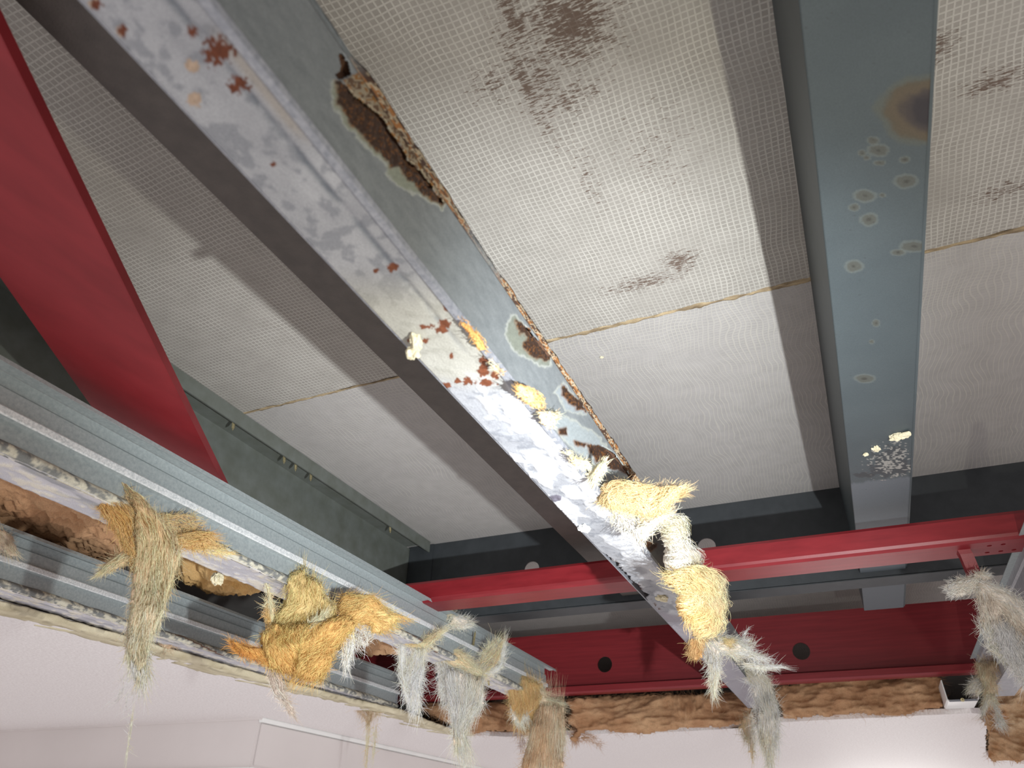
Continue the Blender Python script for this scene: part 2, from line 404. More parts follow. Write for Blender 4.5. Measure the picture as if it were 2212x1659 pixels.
# ================================================================== STEEL FLOOR FRAME
ZJ = 0.72
def rings(px, c, lst, dark, tan, pale):
    for (u, v, ru, rv) in lst:
        wob = (fbm(px[...,0]*.08+u, px[...,1]*.08+v)-.5)*.5
        r = np.hypot((px[...,0]-u)/ru, (px[...,1]-v)/rv) + wob
        for lo_, hi, colr, a in ((.80,1.10,pale,.5),(0,.80,tan,.6),(0,.25,dark,.6)):
            mm = (sstep(lo_-.12, lo_+.05, r) if lo_ > 0 else 1)*(1-sstep(hi-.08, hi+.08, r))*a
            c[:] = c*(1-mm[..., None]) + colr*mm[..., None]
def joist_grid(y0, y1, x0, x1, z, nx, ny):
    xs = np.linspace(x0, x1, nx); ys = np.linspace(y0, y1, ny); X, Y = np.meshgrid(xs, ys, indexing='ij')
    return X, Y, np.stack([X, Y, np.full_like(X, z)], -1)
# joist beside the opening, blue-grey underside with burn ring
jr = empty('steel_joist', (1.2, -0.15, ZJ), 'blue-grey steel joist with brown burn ring and pale water spots', 'joist')
X, Y, P = joist_grid(-0.088, -0.2115, -0.3, 2.79, ZJ, 1500, 60)
px = proj(P); n1 = fbm(X*14, Y*14)[..., None]
c = lin(92,105,110)*(1-n1) + lin(104,117,121)*n1
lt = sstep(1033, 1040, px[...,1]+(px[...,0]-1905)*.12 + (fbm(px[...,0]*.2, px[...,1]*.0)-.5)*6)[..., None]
c = c*(1-lt) + lin(132,142,150)*lt
wob = (fbm(px[...,0]*.03, px[...,1]*.03)-.5)*.35
r = np.hypot((px[...,0]-2012)/112, (px[...,1]-238)/72) + wob
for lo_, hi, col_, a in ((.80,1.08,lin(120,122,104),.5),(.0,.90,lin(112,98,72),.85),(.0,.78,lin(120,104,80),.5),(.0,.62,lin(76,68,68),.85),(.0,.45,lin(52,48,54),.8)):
    mm = (sstep(lo_-.1, lo_+.1, r) if lo_ else 1)*(1-sstep(hi-.1, hi+.08, r))*a; c = c*(1-mm[..., None])+col_*mm[..., None]
rings(px, c, [(1897,325,24,13),(1886,303,14,9),(1862,331,9,7),(1872,341,8,6),(1900,352,12,6),(1958,392,25,15),(1869,423,24,14),(1845,448,11,8),(1877,474,20,14),(1906,422,7,5),(1975,532,30,13),(1940,545,16,7),(1845,575,18,14),(1955,345,12,7),(1893,698,8,8),(1883,738,6,5),(1868,818,22,9)], lin(60,58,50), lin(112,110,94), lin(140,148,142))
fl = (fbm(px[...,0]*.16, px[...,1]*.35, 5)); reg = np.clip(1.25-np.hypot((px[...,0]-1925)/55, (px[...,1]-998)/38), 0, 1)
dk = (sstep(.02, .10, reg*.9-.35+ (fbm(px[...,0]*.07, px[...,1]*.1)-.5)))[..., None]; c = c*(1-.55*dk)+lin(66,70,74)*.55*dk
mm = (sstep(.0, .06, fl-.70+.22*reg)*(reg > .02))[..., None]; c = c*(1-mm)+lin(206,204,196)*mm
mm = (sstep(.0,.1, np.clip(1-np.hypot((px[...,0]-1870)/34,(px[...,1]-1026)/8),0,1)-.3+(fl-.5)))[..., None]*.6; c = c*(1-mm)+lin(60,62,64)*mm
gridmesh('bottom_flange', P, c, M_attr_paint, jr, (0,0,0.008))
sheet('web', [(-0.0945,ZJ+.006),(-0.0945,1.0)], 'x', -0.3, 2.79, -0.004, M_grey, jr)
sheet('lip', [(-0.2115,ZJ+.004),(-0.2115,ZJ+.05)], 'x', -0.3, 2.79, 0.003, M_grey, jr)
sheet('top_flange', [(-0.093,0.994),(-0.21,0.994)], 'x', -0.3, 2.79, 0.003, M_grey, jr)
# plaster smear stuck on it
# joist behind the rusted stud
jm = empty('steel_joist', (1.2, 0.59, ZJ), 'dark brown-grey steel joist running behind the rusted stud', 'joist')
M_brown = mat_simple('brown_grey_steel', L3(68,62,58), L3(80,73,68), 60, 0.55, 0.0, 700, 0.3)
box('bottom_flange', (-0.5, 0.53, ZJ), (RIM-.01, 0.6435, ZJ+0.008), M_brown, jm)
box('web', (-0.5, 0.53, ZJ+.008), (RIM-.01, 0.536, 0.998), M_brown, jm)
box('edge_lip', (-0.5, 0.6435, ZJ+.001), (RIM-.01, 0.6465, ZJ+.02), M_brown, jm)
# edge beam on the left, C section opening to the room
eb = empty('edge_beam', (1.2, 1.5, ZJ), 'olive-grey steel edge beam with screw tips poking through its ledge', 'beam')
sheet('web', [(1.505,0.72),(1.505,0.994)], 'x', -0.5, RIM+.005, -0.004, M_olive, eb)
sheet('top_flange', [(1.505,0.992),(1.402,0.992)], 'x', -0.5, RIM-.03, -0.003, M_olive, eb)
sheet('lip', [(1.400,0.998),(1.400,0.957)], 'x', -0.5, RIM-.03, -0.003, M_olive, eb)
sheet('bottom_flange', [(1.505,0.722),(1.42,0.722)], 'x', -0.5, RIM, 0.003, M_olive, eb)
def screw(name, p, d, ln, r, mat, parent, head=True, label=None):
    """threaded screw from p (B-units) along direction d, length ln metres"""
    bm = bmesh.new(); a = W(p); d = Vector(d).normalized(); q = d.to_track_quat('Z', 'Y'); n = 26; seg = 8; rows = []
    for i in range(n+1):
        t = i/n; rr = r*(1.0 if i % 2 else 0.72)*(1 if t < .8 else max(.08, (1-t)/.2))
        if head and i == 0: rr = r*2.0
        rows.append([bm.verts.new(a + q @ Vector((rr*math.cos(j*2*math.pi/seg), rr*math.sin(j*2*math.pi/seg), ln*t))) for j in range(seg)])
    for i in range(n):
        for j in range(seg): bm.faces.new((rows[i][j], rows[i][(j+1) % seg], rows[i+1][(j+1) % seg], rows[i+1][j]))
    bm.faces.new(rows[0][::-1]); bm.faces.new(rows[-1]); return bm_obj(name, bm, mat, parent)
for (u, v) in ((507,893),(612,985),(640,985),(673,1005),(842,1128)):
    rr_ = ray(u, v+4); y = 1.425; zz = 0.9925; x = rr_[0]/rr_[1]*y
    screw('screw', (x, y, zz+.002), (0.02*random.random(), -0.15, -1), 0.030, 0.0030, M_screw, eb, False)

# end beam between the joists, with service holes
def plate_with_holes(name, x, y0, y1, z0, z1, holes, th, mat, parent, dirx=1):
    """vertical plate at x; holes = [(y,z,r)] in B-units; built as grid of quads with snapped holes (fan rings)"""
    bm = bmesh.new(); hs = sorted(holes, key=lambda h: h[0]); cur = y0; nseg = 40
    def quad(a, b, c, d): bm.faces.new([bm.verts.new(W(p)) for p in (a, b, c, d)])
    for (hy, hz, r) in hs:
        s = r*1.35; quad((x,cur,z0),(x,hy-s,z0),(x,hy-s,z1),(x,cur,z1))
        quad((x,hy-s,z0),(x,hy+s,z0),(x,hy+s,hz-s),(x,hy-s,hz-s)); quad((x,hy-s,hz+s),(x,hy+s,hz+s),(x,hy+s,z1),(x,hy-s,z1))
        for i in range(nseg):
            a0 = 2*math.pi*i/nseg; a1 = 2*math.pi*(i+1)/nseg
            def sq(a):
                cx, sy = math.cos(a), math.sin(a); mx_ = max(abs(cx), abs(sy)); return (hy+s*cx/mx_, hz+s*sy/mx_)
            o0, o1 = sq(a0), sq(a1); i0 = (hy+r*math.cos(a0), hz+r*math.sin(a0)); i1 = (hy+r*math.cos(a1), hz+r*math.sin(a1))
            quad((x,*o0),(x,*o1),(x,*i1),(x,*i0))
            xb = x+dirx*th/S; quad((x,*i0),(x,*i1),(xb,*i1),(xb,*i0))
        cur = hy+s
    quad((x,cur,z0),(x,y1,z0),(x,y1,z1),(x,cur,z1))
    bmesh.ops.remove_doubles(bm, verts=bm.verts[:], dist=1e-5)
    return bm_obj(name, bm, mat, parent)
rim = empty('end_beam', (RIM, 0.4, 0.70), 'dark grey steel end beam with round holes closing off the joists', 'beam')
plate_with_holes('web', RIM, -2.4, 1.512, 0.703, 1.0, [(0.98,0.852,0.030),(0.352,0.858,0.030),(-0.62,0.858,0.030)], 0.004, M_dark, rim)
box('bottom_flange', (RIM, -2.4, 0.70), (RIM+0.09, 1.512, 0.7045), M_dark, rim)
box('lip', (RIM+0.088, -2.4, 0.7045), (RIM+0.092, 1.512, 0.735), M_dark, rim)
box('end_plate', (RIM-0.005, 1.395, 0.71), (RIM-0.0005, 1.50, 0.999), M_dark, rim)

# ================================================================== RED STEEL
rail = empty('red_rail', (1.87, 0.4, 0.605), 'bright red steel rail crossing beneath the grey joists', 'rail')
sheet('rail_body', [(1.915,0.655),(1.832,0.655),(1.829,0.651),(1.829,0.612),(1.8305,0.608),(1.834,0.605),(1.925,0.605)], 'y', -1.6, 1.46, -0.004, M_red, rail)
box('weld_tab', (1.842,-0.300,0.600), (1.925,-0.262,0.6046), M_red, rail, 0.001)
bm = bmesh.new()
pts = [(1.875,-0.292,0.606),(1.885,-0.298,0.590),(1.900,-0.303,0.560),(1.903,-0.304,0.540)]
rws = []
for p in pts:
    a = W(p); rws.append([bm.verts.new(a+Vector((dx*.009, dy*.008, 0))) for dx, dy in ((-1,-1),(1,-1),(1,1),(-1,1))])
for i in range(len(rws)-1):
    for j in range(4): bm.faces.new((rws[i][j], rws[i][(j+1)%4], rws[i+1][(j+1)%4], rws[i+1][j]))
bm.faces.new(rws[0]); bm.faces.new(rws[-1])
bm_obj('strap', bm, M_red, rail)
rb_ = [o for o in rail.children if o.name.startswith('rail_body')][0]
bm = bmesh.new()
for (x, y) in ((1.858,-.345),(1.858,-.372),(1.905,-.345),(1.905,-.372),(1.905,-.398)):       # bolt holes drilled through the underside
    r_ = bmesh.ops.create_cone(bm, cap_ends=True, segments=16, radius1=.0032, radius2=.0032, depth=0.016)
    for v in r_['verts']: v.co += W((x, y, 0.607))
cm = bpy.data.meshes.new('drill'); bm.to_mesh(cm); bm.free(); co_ = bpy.data.objects.new('drill', cm); COL.objects.link(co_)
md = rb_.modifiers.new('holes', 'BOOLEAN'); md.operation = 'DIFFERENCE'; md.solver = 'EXACT'; md.object = co_
bpy.context.view_layer.update()
nm_ = bpy.data.meshes.new_from_object(rb_.evaluated_get(bpy.context.evaluated_depsgraph_get()))
rb_.modifiers.clear(); rb_.data = nm_; bpy.data.objects.remove(co_)
ch = empty('red_channel_beam', (3.2, 0.4, 0.575), 'dark red steel channel beam with round holes above the insulation', 'beam')
plate_with_holes('web', 3.22, -1.8, 2.4, 0.577, 0.836, [(0.984,0.694,0.0335),(0.162,0.694,0.0335),(-0.66,0.694,0.0335),(1.806,0.694,0.0335)], 0.005, M_redd, ch)
sheet('bottom_flange', [(3.222,0.577),(3.166,0.575),(3.160,0.579),(3.160,0.595),(3.165,0.597)], 'y', -1.8, 2.4, 0.003, M_redd, ch)
sheet('top_flange', [(3.222,0.836),(3.29,0.836)], 'y', -1.8, 2.4, 0.004, M_redd, ch)
# diagonal flat brace at the left, underside seen
ZP = 0.655
a0, a1 = ray(0,80)*ZP, ray(475,1035)*ZP; b0, b1 = ray(0,600)*ZP, ray(200,880)*ZP
d = (a1-a0)/np.linalg.norm(a1-a0); nrm = np.array([-d[1], d[0], 0]); wdt = ((b0-a0)@nrm + (b1-a0)@nrm)/2
tend = (1.49-a0[1])/d[1]; s0 = a0 - d*0.5; 
br = empty('diagonal_brace', tuple(a0), 'wide flat red diagonal brace plate with worn streaks beside the boards', 'brace')
def brace_part(name, n0, n1, z0, z1, mat):
    bm = bmesh.new(); q = []
    for z in (z0, z1):
        for (nn_,) in ((n0,), (n1,)):
            for t in (0, None):
                base = s0 + nrm*nn_
                tt = 0 if t == 0 else (1.49-base[1])/d[1]
                q.append(bm.verts.new(W((base[0]+d[0]*tt, base[1]+d[1]*tt, z))))
    for f in ((0,1,3,2),(4,6,7,5),(0,4,5,1),(2,3,7,6),(0,2,6,4),(1,5,7,3)): bm.faces.new([q[i] for i in f])
    return bm_obj(name, bm, mat, br)
brace_part('plate', 0.0, wdt, ZP, ZP+0.012, M_redplate)
brace_part('edge_strip', -0.0015, 0.008, ZP+0.0002, ZP+0.018, M_redplate)

# ================================================================== METAL CEILING STUDS
ZB, ZT = 0.48, 0.605
# ---- the rusted stud ----
ms = empty('rusted_ceiling_stud', (1.2, 0.35, ZB), 'rusted galvanised ceiling stud with plaster-crusted underside and perforated rusty web', 'stud')
YR, YL = 0.3075, 0.3885
XE = 3.14
def crop(pts, o, s): return [(o[0]+a/s, o[1]+b/s) for a, b in pts]
R1 = crop([(110,330),(220,370),(300,480),(440,580),(560,680),(640,820),(740,960),(800,1090),(930,1180),(1130,1470),(1100,1500),(1000,1430),(890,1380),(830,1270),(780,1270),(700,1150),(620,1140),(540,1030),(470,950),(380,870),(300,790),(220,690),(150,600),(120,500)], (700,100), 4.367)
H1 = crop([(90,330),(60,420),(90,560),(180,720),(330,870),(470,1010),(570,1110),(600,1220),(760,1360),(950,1430),(1110,1530),(1150,1480),(800,1090),(560,680),(220,370)], (700,100), 4.367)
R0 = crop([(120,40),(190,100),(250,190),(240,260),(180,290),(110,300),(170,200)], (700,100), 4.367)
o5 = (740,560); s5 = 2.962
R2 = crop([(1110,390),(1180,440),(1270,540),(1330,640),(1290,650),(1220,630),(1150,560),(1170,500),(1120,450)], o5, s5)
H2 = crop([(1095,345),(1040,420),(1045,500),(1110,590),(1200,650),(1330,695),(1340,640),(1150,400)], o5, s5)
R3 = crop([(1400,800),(1440,840),(1530,920),(1560,980),(1500,960),(1450,920),(1400,860)], o5, s5)
H3 = crop([(1410,790),(1350,850),(1390,890),(1430,960),(1560,1000),(1560,960),(1440,820)], o5, s5)
R4 = crop([(1380,1090),(1430,1075),(1440,1130),(1385,1125)], o5, s5); R5 = crop([(1480,1160),(1560,1180),(1545,1205),(1490,1190)], o5, s5)
R6 = crop([(1560,1190),(1650,1190),(1720,1230),(1800,1320),(1830,1390),(1740,1350),(1620,1280),(1580,1230)], o5, s5)
R7 = crop([(890,800),(1000,830),(990,850),(930,900),(890,860)], (1150,950), 3.687)
H6 = crop([(1360,1000),(1430,1000),(1600,1110),(1800,1300),(1870,1420),(1780,1390),(1640,1330),(1400,1150),(1360,1060)], o5, s5)
nx, ny = 1700, 52
xs = -0.35 + (XE+0.35)*(np.linspace(0, 1, nx)**1.25); zs = np.linspace(ZB, ZT, ny); X, Z = np.meshgrid(xs, zs, indexing='ij')
P = np.stack([X, np.full_like(X, YR), Z], -1); px = proj(P)
ns = (fbm(px[...,0]*.09, px[...,1]*.09)-.5); nf = fbm(px[...,0]*.25, px[...,1]*.25)
n1 = fbm(X*60, Z*140)[..., None]; c = lin(142,149,152)*(1-n1)+lin(170,176,178)*n1
for Hp, pale in ((H1, lin(176,182,160)), (H2, lin(162,168,150)), (H3, lin(190,200,205)), (H6, lin(196,206,208))):
    sd = sdist(px, Hp) + ns*14
    mm = (1-sstep(-4, 1, sd))[..., None]*.8; c = c*(1-mm)+(pale*(.8+.4*nf[..., None]))*mm
    ed = (np.exp(-(sd/2.2)**2))[..., None]*.75; c = c*(1-ed)+lin(222,226,216)*ed
rcol = np.where((fbm(px[...,0]*.35, px[...,1]*.35, 3) > .63)[..., None], lin(132,84,40), lin(72,48,34)*(.6+.9*nf[..., None]))
relief = np.zeros_like(X); hole = np.zeros(X.shape, bool)
for Rp, am in ((R1,16),(R2,14),(R3,12),(R4,6),(R5,5),(R6,16),(R7,8)):
    sd = sdist(px, Rp) + ns*am
    rim_ = (1-sstep(-1, 4, sd))[..., None]*.6; c = c*(1-rim_)+lin(150,98,52)*rim_
    mm = (1-sstep(-1.5, .5, sd))[..., None]; c = c*(1-mm)+rcol*mm; relief += mm[..., 0]*(.0012+.003*(nf-.5))
hole |= (sdist(px, R0)+ns*12) < 0      # small rusted-through hole
S1_ = crop([(180,320),(340,250),(450,380),(560,500),(610,610),(690,720),(780,820),(840,920),(890,1000),(970,1090),(1030,1190),(1170,1380),(1230,1490),(1130,1480),(930,1200),(800,1090),(740,960),(640,820),(560,680),(440,580),(300,480)], (700,100), 4.367)
mm = (1-sstep(-1, 3, sdist(px, S1_)+ns*5))[..., None]; fr_ = fbm(px[...,0]*.13+3, px[...,1]*.13, 4)[..., None]
c = c*(1-mm) + np.where(fr_ > .60, lin(168,118,62), np.where(fr_ > .40, lin(186,172,146), lin(120,92,70)))*mm
# rusted-through slit just under the top edge
slit = crop([(225,380),(300,480),(440,580),(560,680),(640,820),(740,960),(800,1090),(930,1200),(1120,1480),(1090,1470),(900,1215),(760,1120),(700,960),(600,840),(520,690),(420,610),(290,510),(220,430)], (700,100), 4.367)
slit2 = crop([(1150,410),(1200,460),(1260,525),(1330,615),(1320,630),(1250,540),(1190,475)], o5, s5)
slit3 = crop([(1650,1190),(1740,1240),(1820,1350),(1880,1440),(1850,1420),(1780,1320),(1700,1240)], o5, s5)
for sp_ in (slit, slit2, slit3): hole |= (sdist(px, sp_)+ns*3) < 0
P[..., 1] -= relief
gridmesh('web', P, c, M_attr, ms, (0,0.0022,0), ~hole)
# underside flange with plaster crust
nx, ny = 1700, 60
ys = np.linspace(YR, YL, ny); xs2 = -0.35 + (XE+0.35)*(np.linspace(0, 1, nx)**1.25)
X, Y = np.meshgrid(xs2, ys, indexing='ij'); T = (Y-YR)/(YL-YR); P = np.stack([X, Y, np.full_like(X, ZB)], -1); px = proj(P)
n1 = fbm(X*22, Y*40, 5); n2 = fbm(X*90, Y*90, 4); n3 = fbm(X*6, Y*18, 3)
v_ = px[..., 1]
c = lin(158,160,166)*(1-n1[..., None]) + lin(200,202,206)*n1[..., None]
mot = sstep(.52, .7, n2+.25*(n3-.5))[..., None]*.6; c = c*(1-mot)+lin(134,138,146)*mot
# warm grey crusty band in the middle stretch, then bright white crust
warm = (sstep(560, 680, v_)*(1-sstep(800, 850, v_+30*(n3-.5))))[..., None]*.55; c = c*(1-warm)+lin(200,196,174)*warm
crust = sstep(.47, .55, n1*.62+n3*.4 + .10*(1-T) - .04) * sstep(780, 870, v_)*(1-sstep(1310, 1330, v_ - 60*(1-T)+30*(n1-.5)))
side = (1-sstep(.18, .42, T+.35*(n1-.5)))*sstep(830, 980, v_)*(1-sstep(1290, 1320, v_))
crust = np.maximum(crust*.9, side); cr = crust[..., None]; c = c*(1-cr)+(lin(222,224,228)*(.86+.28*n2[..., None]))*cr
fl = (sstep(1300,1325, v_+30*(n1-.5)-40*(1-T)))[..., None]; c = c*(1-fl)+(lin(178,174,182)*(.92+.16*n1[..., None]))*fl
gro = np.exp(-((T-.30-.03*(n3-.5))/.045)**2)*(1-sstep(620, 820, v_)); g_ = (gro*sstep(.38,.6,n1+.1))[..., None]*.75; c = c*(1-g_)+lin(104,112,122)*g_
bs = np.exp(-((T-.14)/.07)**2)*sstep(40,120,v_)*(1-sstep(260,330,v_)); c = c*(1-.45*bs[..., None])+lin(176,160,136)*.45*bs[..., None]
def blobs(c, px, lst, colr, rag=.9, f=.16, keep=1.0):
    nn = fbm(px[...,0]*f, px[...,1]*f, 4)
    for (u, v, ru, rv) in lst:
        r = np.hypot((px[...,0]-u)/ru, (px[...,1]-v)/rv)+(nn-.5)*2*rag
        mm = ((1-sstep(.75,.95,r))*keep)[..., None]; c = c*(1-mm)+(colr*(.7+.6*nn[..., None]))*mm
    return c
c = blobs(c, px, [(416,143,16,14),(430,118,0.1,.1),(205,8,16,14),(262,68,14,14)], lin(190,166,144), .4)
c = blobs(c, px, [(415,140,18,14),(420,215,18,18)], lin(196,172,150), .5)
c = blobs(c, px, [(415,70,14,12),(470,110,34,32),(515,180,26,20),(590,355,8,8),(265,66,12,14),(210,8,14,12)], lin(116,64,42), .9)
c = blobs(c, px, [(850,578,14,9),(812,585,7,5),(918,706,20,7),(960,700,14,12),(955,712,18,8),(968,664,12,10),(890,735,12,6),(918,737,12,7),(975,770,6,8),(1046,800,14,18),(1050,826,24,9),(1010,822,12,9),(966,833,14,7),(988,824,9,7),(1068,812,8,14),(1045,780,12,10)], lin(128,74,48), .8)
c = blobs(c, px, [(1355,1210,30,12),(1340,1185,14,26),(1378,1268,20,8),(1427,1305,14,5),(1430,1312,10,5)], lin(110,78,58), .9, .25, sstep(.80,.92,T))
c = blobs(c, px, [(1200,1075,16,8)], lin(116,112,124), .4)
P[..., 2] -= crust*(.0012+.0055*np.clip(n2-.3,0,1)*(.5+side)) + .0012*(n2-.5)*sstep(500,700,v_) - gro*.0016
# a few rust-eaten bites along the outer edge
mask = np.ones(X.shape, bool)
bite = sstep(1190,1215,v_)*(1-sstep(1285,1300,v_)); mask &= ~((T > 1-.16*bite*fbm(X*70, X*0+2)*1.6) & (bite > .1))
gridmesh('bottom_flange', P, c, M_crust_f, ms, (0,0,0.0025), mask)
# rolled bright bead where web meets flange
bead = [(YR-0.0012, ZB+0.0042),(YR-0.0022, ZB+0.0020),(YR-0.0012, ZB-0.0016),(YR+0.005, ZB-0.0018)]
sheet('corner_bead', bead, 'x', -0.35, 1.72, -0.0008, M_galv_dull, ms, 60, 0.0006)
M_rot = mat_simple('rust_eaten_steel', L3(82,56,40), L3(108,76,54), 200, 0.9)
sheet('top_flange', [(YR+.001, ZT),(YL, ZT)], 'x', -0.35, XE, 0.0015, M_rot, ms)
sheet('slit_backing', [(YR+.012, ZT),(YR+.012, ZT-.045)], 'x', -0.35, 2.0, 0.0015, M_rot, ms)  # rust-coloured strip added behind the slit so the opening looks dark
sheet('back_lip', [(YL, ZB+.001),(YL, ZB+.016)], 'x', -0.35, XE, -0.0015, M_galv_dull, ms)
# split, rusty fringe along the web's top edge, bent outwards over the boards
n = 1100; xs = np.linspace(-0.3, 2.0, n); kk = 6; P = np.zeros((n, kk, 3)); c = np.zeros((n, kk, 3))
wv = np.interp(xs, [-.3,.29,.33,.50,.56,.61,.66,.85,1.1,1.28,1.36,2.0], [.0015,.0015,.006,.005,.003,.002,.004,.005,.006,.007,.003,.0015])
for j in range(kk):
    t = j/(kk-1); P[:, j, 0] = xs; P[:, j, 1] = YR + .001 - t*(wv*(.55+.9*fbm(xs*38, xs*0+j*.3))) ; P[:, j, 2] = ZT + .0005 + .006*t + (fbm(xs*50+j*3, xs*0+3)-.5)*.006*t
    a = fbm(xs*95+j*1.7, xs*0+12+j*.9)[:, None]; rz = (np.interp(xs, [-.3,.29,.32,.52,.56,.61,.64,1.28,1.34], [0,0,1,.9,.25,.25,1,1,.1]))[:, None]
    rust = np.where(a > .58, lin(150,100,54), np.where(a > .45, lin(172,156,130), lin(72,50,38)))
    c[:, j] = (lin(120,126,128)*(.8+.4*a))*(1-rz) + rust*rz
gridmesh('rusty_fringe', P, c, M_crust_f, ms, (0,0,0.003))

# ---- the sound studs ----
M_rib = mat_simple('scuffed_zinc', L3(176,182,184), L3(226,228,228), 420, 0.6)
def stud(y, x0, x1, label, flange=0.086, grime=1.0, seed=0):
    t = empty('ceiling_stud', ((x0+x1)/2, y, ZB), label, 'stud')
    sheet('web', [(y+.010,ZT-.003),(y+.010,.581),(y+.004,.576),(y+.003,.548),(y-.003,.543),(y-.003,.535),(y+.006,.531),(y+.006,ZB+.013)], 'x', x0, x1, 0.001, M_galv, t)
    sheet('top_flange', [(y-.020,ZT-.006),(y-.019,ZT),(y+.010,ZT-.002),(y+flange,ZT-.002)], 'x', x0, x1, 0.001, M_galv, t)
    nx, ny = 700, 26; xs = np.linspace(x0, x1, nx); tt = np.linspace(0, 1, ny); X, T = np.meshgrid(xs, tt, indexing='ij')
    n1 = fbm(X*16+seed, T*4, 5); n2 = fbm(X*70+seed, T*9, 4)
    P = np.stack([X, y+.002+T*(flange-.002), np.full_like(X, ZB)], -1)
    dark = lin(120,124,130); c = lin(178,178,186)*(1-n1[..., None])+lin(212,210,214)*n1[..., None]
    cr = sstep(.48,.62,n2*.5+n1*.5)[..., None]*grime; c = c*(1-cr)+lin(222,216,200)*cr
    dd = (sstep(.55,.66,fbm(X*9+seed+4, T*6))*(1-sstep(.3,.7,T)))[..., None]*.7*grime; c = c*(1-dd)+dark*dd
    P[..., 2] -= (cr[..., 0]*.002 + .0015*(n2-.5))
    gridmesh('bottom_flange', P, c, M_crust, t, (0,0,0.002))
    # crusted rolled lower edge
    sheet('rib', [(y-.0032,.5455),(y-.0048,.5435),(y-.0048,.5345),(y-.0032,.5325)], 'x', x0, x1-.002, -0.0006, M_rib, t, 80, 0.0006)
    n = 2400; xs = np.linspace(x0, x1, n); kk = 7; P = np.zeros((n,kk,3)); c = np.zeros((n,kk,3))
    for j in range(kk):
        s_ = j/(kk-1); P[:, j, 0] = xs; P[:, j, 1] = y+.004-.008*math.sin(s_*math.pi)*(.5+fbm(xs*60+j*.3+seed, xs*0+j*.4)) ; P[:, j, 2] = ZB-.001+s_*.018*(.8+.5*fbm(xs*7+seed, xs*0+4))
        a = fbm(xs*80+seed+j*.2, xs*0+j*.55)[:, None]; a = a*.7+.3*fbm(xs*11+seed, xs*0+j*.2)[:, None]
        w_ = sstep(.44,.58,a); c[:, j] = lin(206,202,184)*w_ + lin(128,130,128)*(.75+.5*a)*(1-w_)
        rb = (sstep(.72,.76,fbm(xs*12+j*.4+seed, xs*0+30)))[:, None]; c[:, j] = c[:, j]*(1-rb)+lin(104,66,44)*rb
    gridmesh('crusted_edge', P, c, M_crust, t, (0,0.003,0))
    return t
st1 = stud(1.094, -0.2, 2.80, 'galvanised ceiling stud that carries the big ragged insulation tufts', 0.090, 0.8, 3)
# cut end: the upper flange of the stud runs on a little past the web
sheet('flange_tongue', [(1.074,ZT-.006),(1.075,ZT),(1.10,ZT-.002)], 'x', 2.80, 2.845, 0.001, M_galv, st1)
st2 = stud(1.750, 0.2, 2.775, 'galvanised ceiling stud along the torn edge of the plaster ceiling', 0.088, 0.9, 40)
sheet('end_return', [(1.753,ZB),(1.753,ZT)], 'x', 2.765, 2.775, -0.004, M_galv_dull, st2)
# stud on the right, its web turned towards the room
rs = empty('ceiling_stud', (2.5, -0.43, ZB), 'pale lilac-grey ceiling stud half hidden by draped white insulation', 'stud')
M_lilac = mat_simple('pale_zinc_steel', L3(150,152,158), L3(172,173,178), 120, 0.5, 0.1, 500, 0.1)
RS0 = 1.45
sheet('web', [(-.416,ZT),(-.416,.585),(-.420,.58),(-.420,.52),(-.424,.515),(-.424,ZB)], 'x', RS0, 3.10, -0.001, M_lilac, rs)
sheet('top_lip', [(-.400,ZT),(-.418,ZT+.001)], 'x', RS0, 3.10, 0.001, M_galv, rs)
sheet('bottom_flange', [(-.424,ZB),(-.497,ZB)], 'x', RS0, 3.10, 0.0015, M_lilac, rs)
# short open track piece standing on the ceiling edge
tk = empty('track_offcut', (3.2, -0.36, 0.475), 'short open-ended white metal track piece at the torn ceiling corner', 'metal track')
sheet('channel_body', [(-.298,0.548),(-.300,0.484),(-.303,0.481),(-.392,0.481),(-.395,0.484),(-.396,0.520)], 'x', 3.155, 3.33, 0.0022, M_white, tk)
sheet('front_lip', [(3.152,0.481),(3.152,0.4745)], 'y', -.392, -.303, 0.002, M_galv_dull, tk)
screw('screw', (3.150,-.345,0.479), (-1,0,-.2), 0.006, 0.002, M_screw, tk, True)

# loose screws fixed in the tufted stud
screw('screw', (2.18*.98, 1.087, 0.546), (-0.02,-.12,1.0), 0.028, 0.0024, M_screw, st1, True)
screw('screw', (2.36, 1.135, 0.480), (0.05,-.05,-1), 0.010, 0.0022, M_screw, st1, True)

# ================================================================== PLASTER CRUMBS
def crumb(name, u, v, plane_z, size, label, elong=(1,1,1), seed=0, parent=None, mat=None):
    r_ = ray(u, v); p = r_*plane_z
    bm = bmesh.new(); bmesh.ops.create_icosphere(bm, subdivisions=4, radius=1.0); rg = np.random.default_rng(seed)
    off = rg.random(3)*50
    for vt in bm.verts:
        q = vt.co.copy(); k = 0.72+.75*(fbm(np.array([q.x*2.2+off[0]+q.z]), np.array([q.y*2.2+off[1]]), 4)[0]-.5)*1.6 + .25*(fbm(np.array([q.x*6+off[2]]), np.array([q.y*6+q.z*5]), 3)[0]-.5)
        vt.co = Vector((q.x*elong[0], q.y*elong[1], q.z*elong[2]))*size*k + W(p)
    o = bm_obj(name, bm, mat or M_crumb, parent)
    if not parent: tag(o, label, 'plaster crumb')
    return o
crumb('plaster_crumb', 897, 738, ZB-.006, 0.0085, 'yellowish plaster crumb stuck to the rusted stud, among the rust flecks', (1.0,.6,1.0), 1)
crumb('plaster_crumb', 893, 762, ZB-.020, 0.0065, 'small yellowish plaster lump hanging under the crumb on the rusted stud', (.9,.9,.8), 2)
crumb('plaster_crumb', 1262, 1142, ZB-.004, 0.0085, 'bright white plaster flake on the outer edge of the rusted stud', (1.3,1.0,.6), 3, None, M_white)
